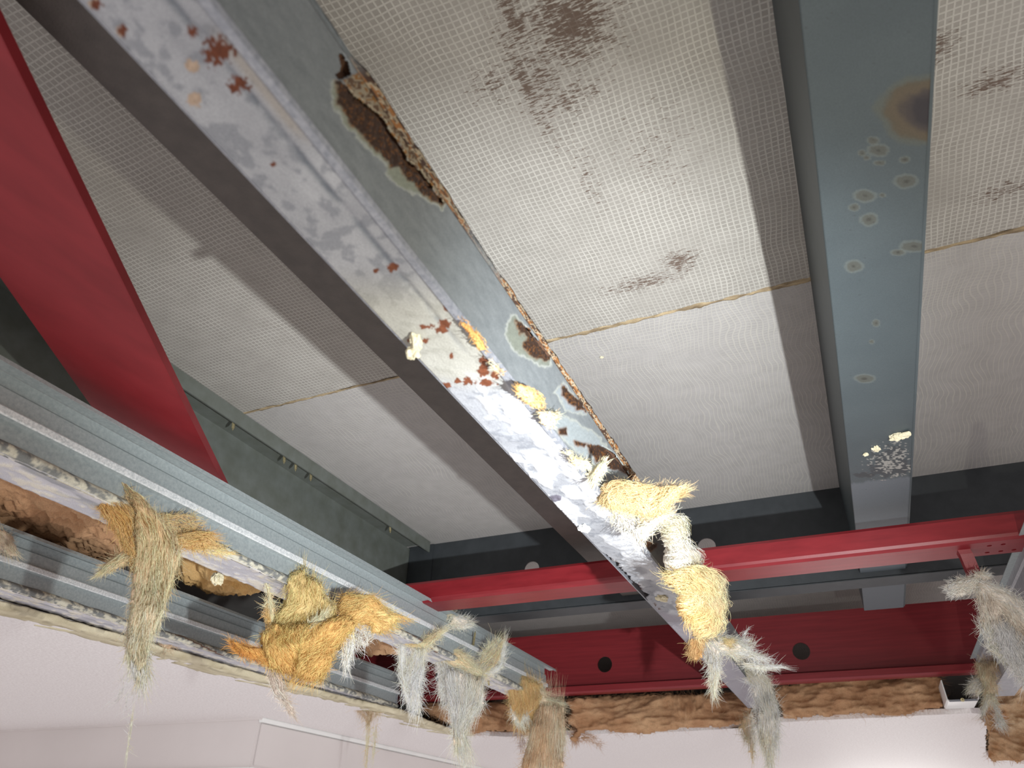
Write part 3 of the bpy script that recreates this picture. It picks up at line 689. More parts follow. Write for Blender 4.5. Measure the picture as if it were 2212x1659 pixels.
crumb('plaster_crumb', 1430, 1292, ZB-.004, 0.011, 'cream plaster flake curling off the rusted stud below the red rail', (1.2,.9,.5), 4)
crumb('plaster_crumb', 470, 1250, ZB-.006, 0.011, 'pale yellow plaster lump hanging from the edge of the tufted stud', (.9,.9,.9), 5)
crumb('plaster_crumb', 1948, 941, ZJ-.004, 0.0125, 'cream plaster blob stuck on the blue-grey joist', (.8,1.25,.45), 6)
crumb('plaster_crumb', 1892, 970, ZJ-.002, 0.0075, 'small cream plaster dab on the blue-grey joist beside the larger blob', (1.2,.8,.4), 7)
crumb('plaster_crumb', 1869, 982, ZJ-.002, 0.0055, 'tiny cream plaster dab at the scuffed end of the blue-grey joist', (1.0,.9,.4), 8)
crumb('plaster_crumb', 1300, 772, 0.998, 0.0035, 'tiny tan crumb on the board beyond the seam', (1,1,.4), 9)

# ================================================================== GLASS WOOL
def wool_fibres(name, paths, rad, col, parent):
    """paths (N,K,3) metres, rad (N,) metres, col (N,3)"""
    Nf, K = paths.shape[:2]
    tan = np.gradient(paths, axis=1); tan /= np.maximum(np.linalg.norm(tan, axis=-1, keepdims=True), 1e-9)
    ref = np.where(np.abs(tan[..., 2:3]) > .9, np.array([1.,0,0]), np.array([0,0,1.]))
    a = np.cross(tan, ref); a /= np.maximum(np.linalg.norm(a, axis=-1, keepdims=True), 1e-9); b = np.cross(tan, a)
    tp = (1-.75*np.linspace(0, 1, K)**2)[None, :, None]*rad[:, None, None]
    V = np.stack([paths + (a*math.cos(t)+b*math.sin(t))*tp for t in (0, 2.0944, 4.1888)], 2)   # N,K,3,3
    base = (np.arange(Nf)*K*3)[:, None, None]; k_ = np.arange(K-1)[None, :, None]*3; j = np.arange(3)[None, None, :]; j2 = (j+1) % 3
    F = np.stack([base+k_+j, base+k_+j2, base+k_+3+j2, base+k_+3+j], -1).reshape(-1, 4)
    cv = np.repeat(col, K*3, axis=0)
    me = npmesh(name, V.reshape(-1, 3), F, cv, True)
    o = link(name, me, M_wool, parent); o['kind'] = 'stuff'; return o

class Plane:
    """upright plane through an anchor point, facing the lens horizontally: pixel outline -> real place"""
    def __init__(self, anchor, tilt=0.0):
        if isinstance(anchor, tuple) and anchor[0] == 'y':      # upright plane along the studs at this y
            self.a = np.array([0, anchor[1], 0.]); self.n = np.array([0, 1., 0]); return
        self.a = np.asarray(anchor, float); h = np.array([self.a[0], self.a[1], 0]); h /= np.linalg.norm(h)
        self.n = h*math.cos(tilt) + np.array([0,0,1.])*math.sin(tilt)
    def pt(self, uv, off=0.0):
        d_ = raydir(uv); t = (self.a@self.n)/(d_@self.n); p = d_*t[..., None]
        return p + self.n*np.asarray(off)[..., None] if not np.isscalar(off) else p + self.n*off
def lock(parent, poly_, anchor, flow, colA, colB, thick=0.02, nf=900, flen=45, core=True, seed=0, step=3.5, curl=.5, rad=.00022, grad=None, tilt=0.0, edge=.5, rag=7.0, fold=1.0, name='lock'):
    """one lock of wool: lumpy mat inside an outline plus loose fibres. flow = polyline (px) or list of polylines; thick in B-units"""
    rg = np.random.default_rng(seed+100); pl = Plane(anchor, tilt)
    flows = flow if isinstance(flow[0][0], (tuple, list)) else [flow]
    segs = [(np.array(a, float), np.array(b, float)) for f in flows for a, b in zip(f[:-1], f[1:])]
    def direction(P):
        best = np.full(P.shape[:-1], 1e9); D = np.zeros(P.shape)
        for a, b in segs:
            ab = b-a; t = np.clip(((P-a)@ab)/(ab@ab), 0, 1)[..., None]; dd = np.linalg.norm(P-(a+t*ab), axis=-1)
            m_ = dd < best; best = np.where(m_, dd, best); D[m_] = ab/np.linalg.norm(ab)
        return D
    pa = np.array(poly_, float); lo_ = pa.min(0)-6; hi = pa.max(0)+6
    def bend(P): return (fbm(P[...,0]*.012+seed, P[...,1]*.012+3)-.5)*thick*2.2
    def colour(P, r):
        k_ = fbm(P[...,0]*.030+seed*1.3, P[...,1]*.030+7, 3)*1.5-.25 + (r-.5)*.5
        if grad is not None:
            g0, g1 = np.array(grad[0], float), np.array(grad[1], float); k_ = k_*.55 + .75*np.clip(((P-g0)@(g1-g0))/((g1-g0)@(g1-g0)), 0, 1) - .1
        k_ = np.clip(k_, 0, 1)[..., None]; return colA*(1-k_)+colB*k_
    obj = None
    if core:
        us = np.arange(lo_[0], hi[0], step); vs_ = np.arange(lo_[1], hi[1], step); U, V = np.meshgrid(us, vs_, indexing='ij'); G = np.stack([U, V], -1)
        nz = (fbm(U*.06+seed, V*.06, 2)-.5)*.9 + (fbm(U*.2+seed, V*.2, 3)-.5)*.9; sd = -sdist(G, poly_) + nz*rag*2 - 1.5; ins = sd > 0
        D = direction(G); al = (G*D).sum(-1); ac = G[...,0]*-D[...,1]+G[...,1]*D[...,0]
        rid = fbm(ac*.16+seed, al*.03, 4); lump = fbm(U*.035+seed*2, V*.035+4, 3)
        rr = 12.0; prof = np.sqrt(np.clip(1-(1-np.clip(sd/rr, 0, 1))**2, 0, 1))
        h = thick*prof*(.35+.9*lump*fold) + thick*.75*(rid-.5)*fold*prof
        front = pl.pt(G, -(h) + bend(G)); back = pl.pt(G, h*.6 + bend(G))
        idx = -np.ones(U.shape, int); nfv = ins.sum(); idx[ins] = np.arange(nfv)
        q = np.stack([idx[:-1,:-1], idx[1:,:-1], idx[1:,1:], idx[:-1,1:]], -1).reshape(-1, 4); q = q[(q >= 0).all(1)]
        if len(q):      # keep the one biggest connected piece
            lab = np.arange(nfv)
            while True:
                mn = lab[q].min(1); new = lab.copy()
                for j_ in range(4): np.minimum.at(new, q[:, j_], mn)
                new = new[new]
                if (new == lab).all(): break
                lab = new
            ql = lab[q[:, 0]]; vals, cnts = np.unique(ql, return_counts=True); q = q[ql == vals[cnts.argmax()]]
        if len(q):
            use = np.zeros(2*nfv, bool); use[q.ravel()] = True; use[nfv:] = use[:nfv]
            vv = np.concatenate([front[ins], back[ins]]); f = np.concatenate([q, q[:, ::-1]+nfv])
            ed = np.concatenate([q[:, [0,1]], q[:, [1,2]], q[:, [2,3]], q[:, [3,0]]]); key = np.sort(ed, 1)
            _, inv, cnt = np.unique(key, axis=0, return_inverse=True, return_counts=True); b_ = ed[cnt[inv.ravel()] == 1]
            f = np.concatenate([f, np.stack([b_[:,1], b_[:,0], b_[:,0]+nfv, b_[:,1]+nfv], 1)])
            cc_ = colour(G, fbm(U*.05+seed+31, V*.05+11, 3)); ccv = np.concatenate([cc_[ins], cc_[ins]])
            rm = np.cumsum(use)-1; me = npmesh(name, M3(vv[use]), rm[f], ccv[use], True); obj = link(name, me, M_wool, parent)
    # fibres
    nf = int(nf*1.5); area_try = rg.random((nf*14, 2))*(hi-lo_)+lo_; sd = -sdist(area_try, poly_); ok = sd > 0
    pt_ = area_try[ok]; sdk = sd[ok]; pr = np.where(sdk < 9, 1.0, edge); sel = rg.random(len(pt_)) < pr; pt_ = pt_[sel][:nf]; 
    if len(pt_):
        K = 7; cur = pt_.copy(); path = [cur.copy()]; n_ = len(cur); L = flen*(.25+.8*rg.random(n_)**2)
        ang0 = rg.normal(0, curl*.55, n_); kur = rg.normal(0, curl*.45, n_); sgn = np.where(rg.random(n_) < .72, 1, -1)
        e_ = .8; s_c = sdist(cur, poly_); gx = sdist(cur+[e_,0], poly_)-s_c; gy = sdist(cur+[0,e_], poly_)-s_c
        og = np.stack([gx, gy], -1); og /= np.maximum(np.linalg.norm(og, axis=-1, keepdims=True), 1e-6)
        outw = (s_c > -10) & (rg.random(n_) < .30); L = np.where(outw, np.minimum(L, 8+26*rg.random(n_)**2), L)
        for i in range(K-1):
            D = direction(cur)*sgn[:, None]
            D = np.where(outw[:, None], D*.55+og*.8, D); D /= np.maximum(np.linalg.norm(D, axis=-1, keepdims=True), 1e-6)
            a_ = ang0 + kur*i*.35 + (fbm(cur[:,0]*.06+seed, cur[:,1]*.06)-.5)*curl*2.0
            ca, sa = np.cos(a_), np.sin(a_); D = np.stack([D[:,0]*ca-D[:,1]*sa, D[:,0]*sa+D[:,1]*ca], -1)
            cur = cur + D*(L/(K-1))[:, None]; path.append(cur.copy())
        path = np.stack(path, 1)
        sdp = np.clip(-sdist(path, poly_), 0, 12)/12; lift = -(thick*(.25+1.1*rg.random((n_, 1))))*(np.sqrt(np.clip(1-(1-sdp)**2, 0, 1))*.9+.12) + thick*.5*(rg.random((n_,1))-.5)
        lift = lift - thick*.35*np.linspace(0, 1, K)[None, :]*rg.random((n_, 1))
        p3 = pl.pt(path, lift+bend(path)); r = rg.random(n_)
        cf = np.clip(colour(pt_, r)*(.95+.45*rg.random((n_, 1))), 0, .92)
        fo = wool_fibres('fibres', M3(p3), rad*(.6+.8*rg.random(n_)), cf, obj or parent)
        if obj is None: fo.name = 'fibres'
    return obj

OR = lin(238,186,116); YE = lin(244,212,150); CR = lin(252,230,200); WHT = lin(252,242,232); TAN = lin(240,204,154); BRN = lin(186,142,104); DBR = lin(132,92,62); PK = lin(216,186,158); ALM = lin(240,210,160)

# anchors on the studs
def on_stud(u, v, y, z):   # point on the line of a stud (fixed y,z) closest to the pixel's ray
    r_ = ray(u, v); x = r_[0]/r_[1]*y if abs(r_[1]) > .2 else r_[0]*z
    return np.array([x, y, z])

# --- tufts on the stud that carries them ---
A = on_stud(300, 1150, 1.088, ZB+.01)
t = empty('insulation_tuft', tuple(A), 'tall tan and cream insulation tuft with orange shoulder and long pale tail', 'insulation', 'tufts hanging from the studs')
lock(t, [(256,1040),(272,1052),(296,1074),(325,1107),(352,1140),(383,1165),(388,1200),(380,1230),(361,1284),(350,1330),(328,1378),(322,1410),(312,1440),(296,1455),(283,1430),(271,1403),(278,1349),(285,1295),(289,1246),(292,1180),(288,1110),(275,1070)], A+[-.012,-.008,0], [(262,1045),(300,1100),(330,1180),(322,1280),(300,1400),(298,1460)], TAN, CR, .022, 2600, 60, True, 1, curl=.28, grad=((290,1080),(300,1400)))
lock(t, [(211,1079),(225,1084),(262,1092),(290,1110),(296,1170),(294,1240),(276,1200),(250,1152),(222,1120),(214,1105)], A, [(222,1085),(262,1140),(290,1230)], OR, TAN, .018, 1300, 50, True, 2, curl=.3)
lock(t, [(268,1190),(252,1200),(228,1222),(211,1239),(226,1241),(258,1226),(284,1208)], A, [(275,1195),(212,1240)], TAN, CR, .010, 500, 40, True, 3, curl=.25)
lock(t, [(372,1160),(393,1154),(420,1150),(455,1152),(462,1172),(440,1188),(408,1183),(380,1184)], A, [(375,1172),(480,1172)], OR, TAN, .014, 800, 45, True, 4, curl=.35)
lock(t, [(335,1110),(420,1112),(430,1140),(380,1160),(350,1145)], A+[.02,.01,0], [(340,1130),(430,1125)], TAN, TAN, .008, 400, 40, False, 5, curl=.6)
lock(t, [(400,1180),(460,1176),(505,1196),(470,1200),(420,1192)], A, [(400,1184),(505,1197)], YE, TAN, .006, 250, 40, False, 6, curl=.3)
lock(t, [(274,1400),(318,1400),(322,1440),(312,1480),(296,1470),(280,1440)], A+[-.012,-.008,0], [(295,1400),(305,1490)], CR, WHT, .008, 420, 70, False, 7, curl=.35)
lock(t, [(250,1470),(300,1460),(318,1500),(260,1520)], A+[-.012,-.008,0], [(300,1455),(255,1520)], WHT, WHT, .006, 60, 80, False, 8, curl=.6, rad=.00014)
lock(t, [(286,1532),(291,1532),(281,1580),(276,1630),(273,1630),(278,1575)], A+[-.012,-.008,0], [(289,1530),(275,1632)], CR, WHT, .003, 40, 70, False, 9, curl=.08, rad=.0002)
Bp = on_stud(370, 1370, 1.84, ZB)
t = empty('insulation_tuft', tuple(Bp), 'small brown insulation wad behind the tall tuft on the lower stud', 'insulation', 'tufts hanging from the studs')
lock(t, [(334,1352),(360,1335),(392,1340),(410,1362),(400,1388),(372,1400),(345,1410),(335,1385)], Bp+[-.01,-.02,0], [(340,1400),(372,1360),(405,1350)], lin(190,142,98), CR, .02, 600, 35, True, 11, curl=.7)

C = on_stud(640, 1330, 1.088, ZB+.005)
t = empty('insulation_tuft', tuple(C), 'large golden-orange insulation tuft hanging from the galvanised stud', 'insulation', 'tufts hanging from the studs')
lock(t, [(617,1262),(628,1242),(650,1230),(664,1226),(660,1244),(684,1250),(700,1268),(704,1290),(724,1310),(728,1340),(715,1358),(700,1372),(660,1380),(620,1375),(590,1360),(592,1330),(612,1312),(620,1290)], C+[-.005,0,0], [[(655,1232),(640,1300),(600,1365)],[(690,1260),(680,1330),(660,1372)]], lin(232,206,148), YE, .026, 1900, 45, True, 20, curl=.5)
lock(t, [(590,1350),(630,1352),(690,1350),(724,1340),(760,1330),(768,1356),(742,1384),(724,1410),(712,1440),(700,1466),(676,1477),(650,1475),(630,1462),(600,1452),(580,1440),(568,1410),(562,1375)], C+[-.022,-.010,0], [[(600,1345),(590,1400),(620,1450)],[(760,1340),(710,1400),(650,1470)]], OR, lin(246,206,136), .034, 2600, 45, True, 21, curl=.5)
lock(t, [(497,1386),(512,1392),(540,1402),(572,1404),(590,1430),(585,1446),(560,1428),(525,1420),(508,1405)], C+[-.022,-.008,0], [(592,1436),(540,1410),(496,1386)], OR, lin(230,160,84), .018, 800, 35, True, 22, curl=.6)
lock(t, [(728,1310),(742,1282),(770,1288),(806,1290),(820,1306),(850,1328),(884,1338),(850,1346),(836,1366),(805,1368),(790,1352),(770,1350),(744,1362),(725,1345)], C+[.02,0,.01], [(730,1330),(790,1310),(880,1338)], OR, YE, .020, 1500, 40, True, 23, curl=.55)
lock(t, [(568,1246),(576,1258),(588,1296),(592,1335),(584,1345),(578,1310),(580,1285)], C+[-.01,0,0], [(570,1246),(588,1340)], TAN, CR, .006, 350, 40, True, 24, curl=.25)
lock(t, [(572,1305),(584,1300),(590,1340),(584,1350),(572,1335)], C, [(578,1300),(580,1350)], OR, TAN, .006, 160, 35, False, 25, curl=.7)
lock(t, [(578,1448),(606,1455),(612,1490),(632,1535),(634,1546),(616,1530),(598,1505),(586,1480)], C+[-.022,-.010,0], [(590,1450),(604,1500),(634,1545)], lin(214,196,180), WHT, .009, 600, 50, True, 26, curl=.25)
lock(t, [(742,1370),(764,1360),(764,1400),(752,1442),(746,1442),(740,1410)], C, [(754,1362),(750,1440)], WHT, CR, .005, 280, 50, False, 27, curl=.3)
lock(t, [(764,1355),(800,1362),(806,1385),(790,1398),(768,1392)], C+[.02,0,.01], [(766,1360),(785,1398),(806,1375)], CR, WHT, .006, 140, 60, False, 28, curl=.9)
lock(t, [(660,1352),(700,1325),(702,1340),(680,1360),(655,1380)], C+[-.042,-.018,0], [(655,1378),(712,1318)], CR, YE, .006, 400, 40, True, 29, curl=.25)

D = on_stud(905, 1420, 1.10, ZB-.002); o8 = (820,1300); s8 = 4.62
t = empty('insulation_tuft', tuple(D), 'thin stringy cream insulation loop hanging over the dark red channel', 'insulation', 'tufts hanging from the studs')
lock(t, crop([(200,340),(320,370),(430,390),(600,280),(660,265),(600,340),(540,410),(440,470),(330,460),(210,410)], o8, s8), D, [(870,1380),(915,1394),(960,1360)], TAN, CR, .010, 700, 40, True, 31, curl=.3)
lock(t, crop([(195,420),(250,430),(230,560),(235,700),(250,860),(300,960),(330,1010),(290,1000),(235,880),(215,700)], o8, s8), D, [(867,1395),(868,1450),(890,1520)], CR, WHT, .006, 600, 60, True, 32, curl=.25)
lock(t, crop([(330,450),(470,450),(440,600),(420,780),(390,880),(410,1090),(360,1040),(290,960),(310,880),(340,760),(350,600)], o8, s8), D, [[(905,1400),(905,1470),(900,1530)],[(918,1400),(908,1480)]], WHT, CR, .008, 900, 60, False, 33, curl=.45)
lock(t, crop([(260,480),(345,480),(350,780),(290,900),(260,800)], o8, s8), D, [(890,1400),(885,1490)], CR, WHT, .006, 220, 60, False, 34, curl=.9)
E_ = on_stud(990, 1470, 1.10, ZB-.002)
t = empty('insulation_tuft', tuple(E_), 'long beard-like cream insulation tuft reaching past the plaster edge', 'insulation', 'tufts hanging from the studs')
lock(t, crop([(480,470),(560,455),(660,460),(740,470),(820,520),(900,545),(880,570),(930,590),(1000,680),(1030,740),(960,760),(800,740),(690,700),(640,620),(540,540)], o8, s8), E_, [(930,1405),(985,1430),(1040,1460)], TAN, CR, .018, 1100, 45, True, 35, curl=.4)
lock(t, crop([(660,640),(800,680),(960,740),(1040,760),(1040,900),(1020,1040),(960,1110),(900,1180),(880,1290),(850,1400),(830,1480),(750,1450),(740,1330),(740,1180),(690,1060),(660,940),(650,780)], o8, s8), E_+[-.01,-.008,0], [[(970,1440),(985,1540),(990,1640)],[(1040,1470),(1035,1520),(1005,1570)],[(962,1460),(975,1540),(990,1600)]], CR, WHT, .018, 2400, 75, True, 36, curl=.3, rag=8)
lock(t, crop([(570,600),(680,640),(670,780),(650,900),(620,930),(580,880),(590,760)], o8, s8), E_, [(950,1435),(952,1500)], CR, WHT, .006, 420, 60, False, 37, curl=.35)
lock(t, crop([(740,1400),(880,1350),(930,1480),(900,1560),(860,1659),(800,1600)], o8, s8), E_+[-.01,-.008,0], [(990,1600),(1005,1659)], WHT, CR, .006, 160, 90, False, 38, curl=.35, rad=.00016)
lock(t, crop([(980,640),(1020,520),(1080,430),(1160,380),(1220,430),(1210,560),(1150,660),(1060,720)], o8, s8), E_+[.03,0,.0], [(1040,1450),(1060,1430),(1080,1395)], TAN, CR, .008, 500, 45, False, 39, curl=.4)
lock(t, crop([(1060,700),(1150,660),(1200,600),(1230,440),(1250,470),(1220,640),(1140,720)], o8, s8), E_+[.03,0,0], [(1050,1455),(1075,1440),(1086,1395)], CR, WHT, .006, 350, 55, False, 40, curl=.2)
Fp = on_stud(1130, 1500, 1.10, ZB-.002)
t = empty('insulation_tuft', tuple(Fp), 'brush-shaped tan and cream insulation tuft at the cut stud end', 'insulation', 'tufts hanging from the studs')
lock(t, crop([(1250,720),(1320,710),(1420,730),(1500,770),(1560,800),(1630,815),(1600,900),(1640,950),(1560,1080),(1510,1160),(1430,1200),(1400,1240),(1340,1150),(1310,1060),(1300,960),(1280,860)], o8, s8), Fp, [(1105,1460),(1120,1520),(1125,1560)], TAN, OR, .024, 1700, 50, True, 41, curl=.35)
lock(t, crop([(1300,1060),(1400,1120),(1500,1120),(1440,1180),(1410,1250),(1340,1160)], o8, s8), Fp+[-.02,-.01,0], [(1110,1530),(1124,1570)], CR, WHT, .008, 450, 35, True, 42, curl=.3)
lock(t, crop([(1600,1000),(1680,985),(1780,1005),(1830,1060),(1850,1180),(1840,1330),(1815,1480),(1830,1720),(1410,1720),(1440,1560),(1480,1420),(1510,1250),(1545,1110)], o8, s8), Fp+[.02,0,-.02], [[(1170,1510),(1160,1590),(1140,1680)],[(1205,1530),(1205,1680)],[(1180,1520),(1180,1680)]], lin(224,180,136), lin(248,228,204), .026, 2600, 80, True, 43, curl=.16, rag=7)
lock(t, crop([(1480,760),(1600,800),(1700,980),(1820,1010),(1700,1060),(1560,1040),(1500,900)], o8, s8), Fp+[.01,0,0], [(1140,1470),(1165,1510),(1200,1520)], PK, CR, .012, 600, 45, True, 44, curl=.35)
lock(t, crop([(1100,660),(1200,650),(1260,720),(1280,860),(1220,830),(1150,740)], o8, s8), Fp+[.0,0,.0], [(1060,1450),(1095,1490)], TAN, CR, .008, 350, 40, False, 45, curl=.4)
G_ = on_stud(800, 1530, 1.84, ZB-.01); o9 = (480,1200); s9 = 4.61
t = empty('insulation_tuft', tuple(G_), 'wispy brown insulation strands trailing from the lower stud down the plaster', 'insulation', 'tufts hanging from the studs')
lock(t, crop([(1270,1300),(1360,1370),(1440,1400),(1600,1430),(1620,1480),(1580,1560),(1500,1600),(1460,1660),(1390,1600),(1330,1530),(1290,1430)], o9, s9), G_+[-.01,-.02,0], [[(760,1490),(790,1550)],[(830,1520),(800,1580)]], lin(196,168,128), CR, .010, 700, 45, False, 51, curl=.5)
lock(t, [(790,1545),(800,1545),(798,1600),(792,1659),(787,1659),(791,1600)], G_+[-.01,-.02,0], [(796,1545),(789,1665)], TAN, CR, .003, 130, 60, False, 52, curl=.1)
lock(t, [(806,1560),(818,1560),(812,1600),(808,1640),(803,1635),(806,1600)], G_+[-.01,-.02,0], [(812,1560),(806,1640)], TAN, CR, .003, 70, 50, False, 53, curl=.15)
H_ = on_stud(990, 1330, 1.078, ZT-.01)
t = empty('insulation_tuft', tuple(H_), 'small white fluff caught on the upper edge of the cut stud', 'insulation', 'tufts hanging from the studs')
lock(t, crop([(700,140),(780,130),(880,160),(930,210),(920,250),(820,280),(720,270),(680,220)], o8, s8), H_+[-.012,0,0], [(970,1340),(1020,1345)], WHT, CR, .012, 450, 25, True, 54, curl=.8)
lock(t, crop([(620,30),(680,70),(740,110),(720,150),(680,120),(640,80)], o8, s8), H_+[-.012,0,0], [(955,1308),(980,1330)], PK, CR, .008, 160, 25, True, 55, curl=.9)
I_ = on_stud(10, 1190, 1.75, ZT-.02)
t = empty('insulation_tuft', tuple(I_), 'pale blurred insulation scrap draped over the lower stud', 'insulation', 'tufts hanging from the studs')
lock(t, [(-30,1146),(8,1144),(28,1160),(38,1190),(40,1206),(20,1200),(0,1188),(-30,1180)], I_+[-.03,-.03,0], [(0,1146),(36,1204)], lin(190,180,172), CR, .008, 300, 35, True, 56, curl=.3)

# --- cluster on the rusted stud ---
oM = (1150,950); sM = 3.687
Ma = np.array([2.02, 0.345, ZB-.012])
def am(u, v, dz=0.0, dy=0.0):      # point under/against the rusted stud along the pixel's ray
    r_ = ray(u, v); return r_*(ZB-.006+dz)
t = empty('insulation_tuft', tuple(am(1370,1090)), 'fluffy peach insulation wad with a white tip stuck to the rusted stud', 'insulation', 'wool clinging to the rusted stud')
K1 = ray(1318, 1095)*(ZB-.012); 
lock(t, crop([(520,470),(560,420),(640,395),(720,375),(850,380),(1020,402),(1080,395),(1150,405),(1235,395),(1180,440),(1110,490),(1060,530),(1060,570),(900,600),(760,590),(600,570),(535,520)], oM, sM), K1, [[(1290,1080),(1350,1065),(1430,1065),(1485,1057)],[(1300,1090),(1400,1105),(1450,1080)]], lin(240,198,148), lin(244,212,164), .022, 2600, 38, True, 61, curl=.6, rag=6)
lock(t, crop([(560,170),(600,200),(540,280),(510,350),(470,350),(455,300),(500,220)], oM, sM), ray(1290,1030)*(ZB-.008), [(1308,996),(1280,1040)], lin(240,204,156), CR, .008, 500, 30, True, 62, curl=.3)
lock(t, crop([(270,70),(300,150),(420,170),(430,220),(330,190),(280,130)], oM, sM), ('y', .298), [(1225,970),(1262,1005)], TAN, CR, .006, 260, 25, True, 63, curl=.4)
t = empty('insulation_tuft', tuple(am(1400,1150)), 'shaggy white insulation fluff under the peach wad on the rusted stud', 'insulation', 'wool clinging to the rusted stud')
lock(t, crop([(600,560),(760,585),(900,600),(1040,560),(1110,590),(1060,650),(1000,690),(920,750),(890,820),(830,815),(760,750),(680,680),(640,620)], oM, sM), ray(1345,1130)*(ZB-.012), [[(1330,1110),(1375,1165)],[(1440,1110),(1385,1160)]], WHT, lin(240,204,156), .016, 1800, 42, True, 64, curl=.7, rag=8)
t = empty('insulation_tuft', tuple(am(1480,1250)), 'long yellow and cream insulation strip draped along the rusted stud', 'insulation', 'wool clinging to the rusted stud')
K2 = ('y', .264)
lock(t, crop([(1000,640),(1050,610),(1110,590),(1150,680),(1160,790),(1230,850),(1290,900),(1310,980),(1330,1070),(1420,1140),(1430,1200),(1380,1200),(1200,1180),(1130,1150),(1090,1080),(1055,980),(1060,900),(1020,780)], oM, sM), K2, [(1435,1115),(1455,1170),(1480,1220),(1515,1270)], lin(236,222,186), WHT, .022, 1700, 38, True, 65, curl=.55)
lock(t, crop([(1075,1080),(1130,1010),(1220,1000),(1300,1040),(1340,1090),(1420,1140),(1440,1250),(1460,1330),(1450,1480),(1430,1580),(1340,1560),(1300,1480),(1230,1440),(1170,1380),(1150,1280)], oM, sM), ('y', .256), [(1475,1255),(1510,1310),(1530,1370)], lin(242,200,138), lin(240,226,190), .026, 1900, 40, True, 66, curl=.45, grad=((1480,1320),(1545,1290)))
lock(t, crop([(1410,1260),(1440,1210),(1490,1175),(1500,1210),(1470,1290),(1430,1320)], oM, sM), ('y', .256), [(1535,1300),(1555,1270)], WHT, CR, .008, 300, 25, True, 67, curl=.4)
oN = (1400,1060); sN = 2.724
K3 = ray(1500, 1390)*(ZB-.010)
lock(t, crop([(265,815),(340,785),(345,860),(325,920),(310,975),(275,985),(240,960),(230,900),(245,850)], oN, sN), K3, [(1515,1355),(1500,1415)], lin(238,186,124), lin(240,204,156), .020, 600, 25, True, 68, curl=.5)
t = empty('insulation_tuft', tuple(am(1570,1430)), 'frayed white insulation wisps reaching sideways off the rusted stud', 'insulation', 'wool clinging to the rusted stud')
K4 = ray(1545, 1395)*(ZB-.006)
lock(t, crop([(320,830),(400,840),(440,860),(500,870),(560,900),(620,955),(700,985),(715,998),(640,1000),(560,970),(500,990),(430,960),(400,1030),(380,1060),(350,1010),(310,940)], oN, sN), K4, [[(1530,1385),(1580,1390),(1660,1425)],[(1530,1400),(1545,1460)]], CR, WHT, .014, 1300, 45, True, 69, curl=.5)
lock(t, crop([(350,1020),(410,1000),(420,1080),(400,1180),(393,1225),(380,1180),(365,1100)], oN, sN), K4+[-.03,.02,-.02], [(1540,1430),(1545,1510)], WHT, CR, .008, 450, 45, False, 70, curl=.4)
lock(t, crop([(440,870),(500,880),(490,920),(450,910)], oN, sN), K4+[-.02,0,0], [(1565,1385),(1585,1395)], lin(230,180,136), ALM, .010, 180, 20, True, 71, curl=.6)
lock(t, crop([(560,1010),(640,1020),(720,1025),(805,1040),(720,1048),(640,1052)], oN, sN), K4+[.03,0,0], [(1600,1438),(1697,1442)], WHT, CR, .006, 320, 45, False, 72, curl=.18)
lock(t, crop([(500,830),(540,900),(560,820),(580,880),(640,910),(600,930),(540,920)], oN, sN), K4+[.03,0,.03], [(1590,1390),(1612,1365)], WHT, CR, .005, 160, 30, False, 73, curl=.5)
t = empty('insulation_tuft', tuple(am(1640,1520)), 'cream horsetail of insulation hanging off the far end of the rusted stud', 'insulation', 'wool clinging to the rusted stud')
K5 = ray(1600, 1450)*(ZB+.02)
lock(t, crop([(510,1005),(600,1020),(660,1060),(720,1130),(735,1200),(760,1270),(772,1340),(765,1430),(740,1470),(715,1500),(700,1560),(685,1500),(660,1430),(640,1400),(640,1260),(600,1130),(550,1060)], oN, sN), K5, [(1590,1435),(1640,1480),(1660,1540),(1665,1620)], lin(226,212,182), WHT, .022, 2200, 55, True, 74, curl=.3, rag=7)
lock(t, crop([(640,1380),(770,1400),(772,1530),(745,1470),(722,1640),(705,1640),(690,1520),(655,1450)], oN, sN), K5+[.0,0,-.01], [[(1650,1560),(1662,1655)],[(1675,1560),(1683,1615)]], WHT, CR, .008, 600, 60, False, 75, curl=.16)
K6 = np.array([3.16, 0.37, .50])
t = empty('insulation_tuft', tuple(K6), 'narrow tan insulation shred dangling at the plaster edge by the stud end', 'insulation', 'tufts hanging from the studs')
lock(t, crop([(530,1400),(580,1300),(610,1290),(630,1390),(632,1480),(625,1560),(618,1605),(608,1590),(600,1510),(570,1460)], oN, sN), K6, [(1612,1540),(1628,1650)], WHT, TAN, .008, 450, 40, True, 76, curl=.25)

t = empty('insulation_tuft', tuple(ray(1150,880)*.47), 'amber insulation shred stuck along the lower corner of the rusted web', 'insulation', 'wool clinging to the rusted stud')
oX = (820,560); sX = 3.19
KX = ('y', YR-.008)
lock(t, crop([(900,860),(960,870),(1050,910),(1095,960),(1100,1050),(1060,1040),(980,990),(920,930)], oX, sX), KX, [(1105,835),(1165,885)], OR, lin(240,204,156), .008, 160, 18, True, 91, curl=.5, rag=4)
lock(t, crop([(1080,1040),(1140,1060),(1225,1050),(1210,1110),(1170,1170),(1120,1150),(1090,1100)], oX, sX), KX, [(1160,890),(1198,900)], lin(236,202,160), CR, .008, 160, 18, True, 92, curl=.5, rag=4)
lock(t, crop([(520,375),(570,410),(640,470),(720,550),(745,600),(740,660),(690,620),(640,550),(570,470)], oX, sX), ('y', YR-.004), [(985,680),(1050,760)], lin(220,160,96), OR, .004, 70, 14, True, 93, curl=.35, rag=2.5)
lock(t, crop([(750,680),(800,720),(860,780),(850,800),(790,760),(755,710)], oX, sX), ('y', YR-.004), [(1055,775),(1090,808)], lin(226,184,132), CR, .004, 60, 14, True, 94, curl=.35, rag=2.5)
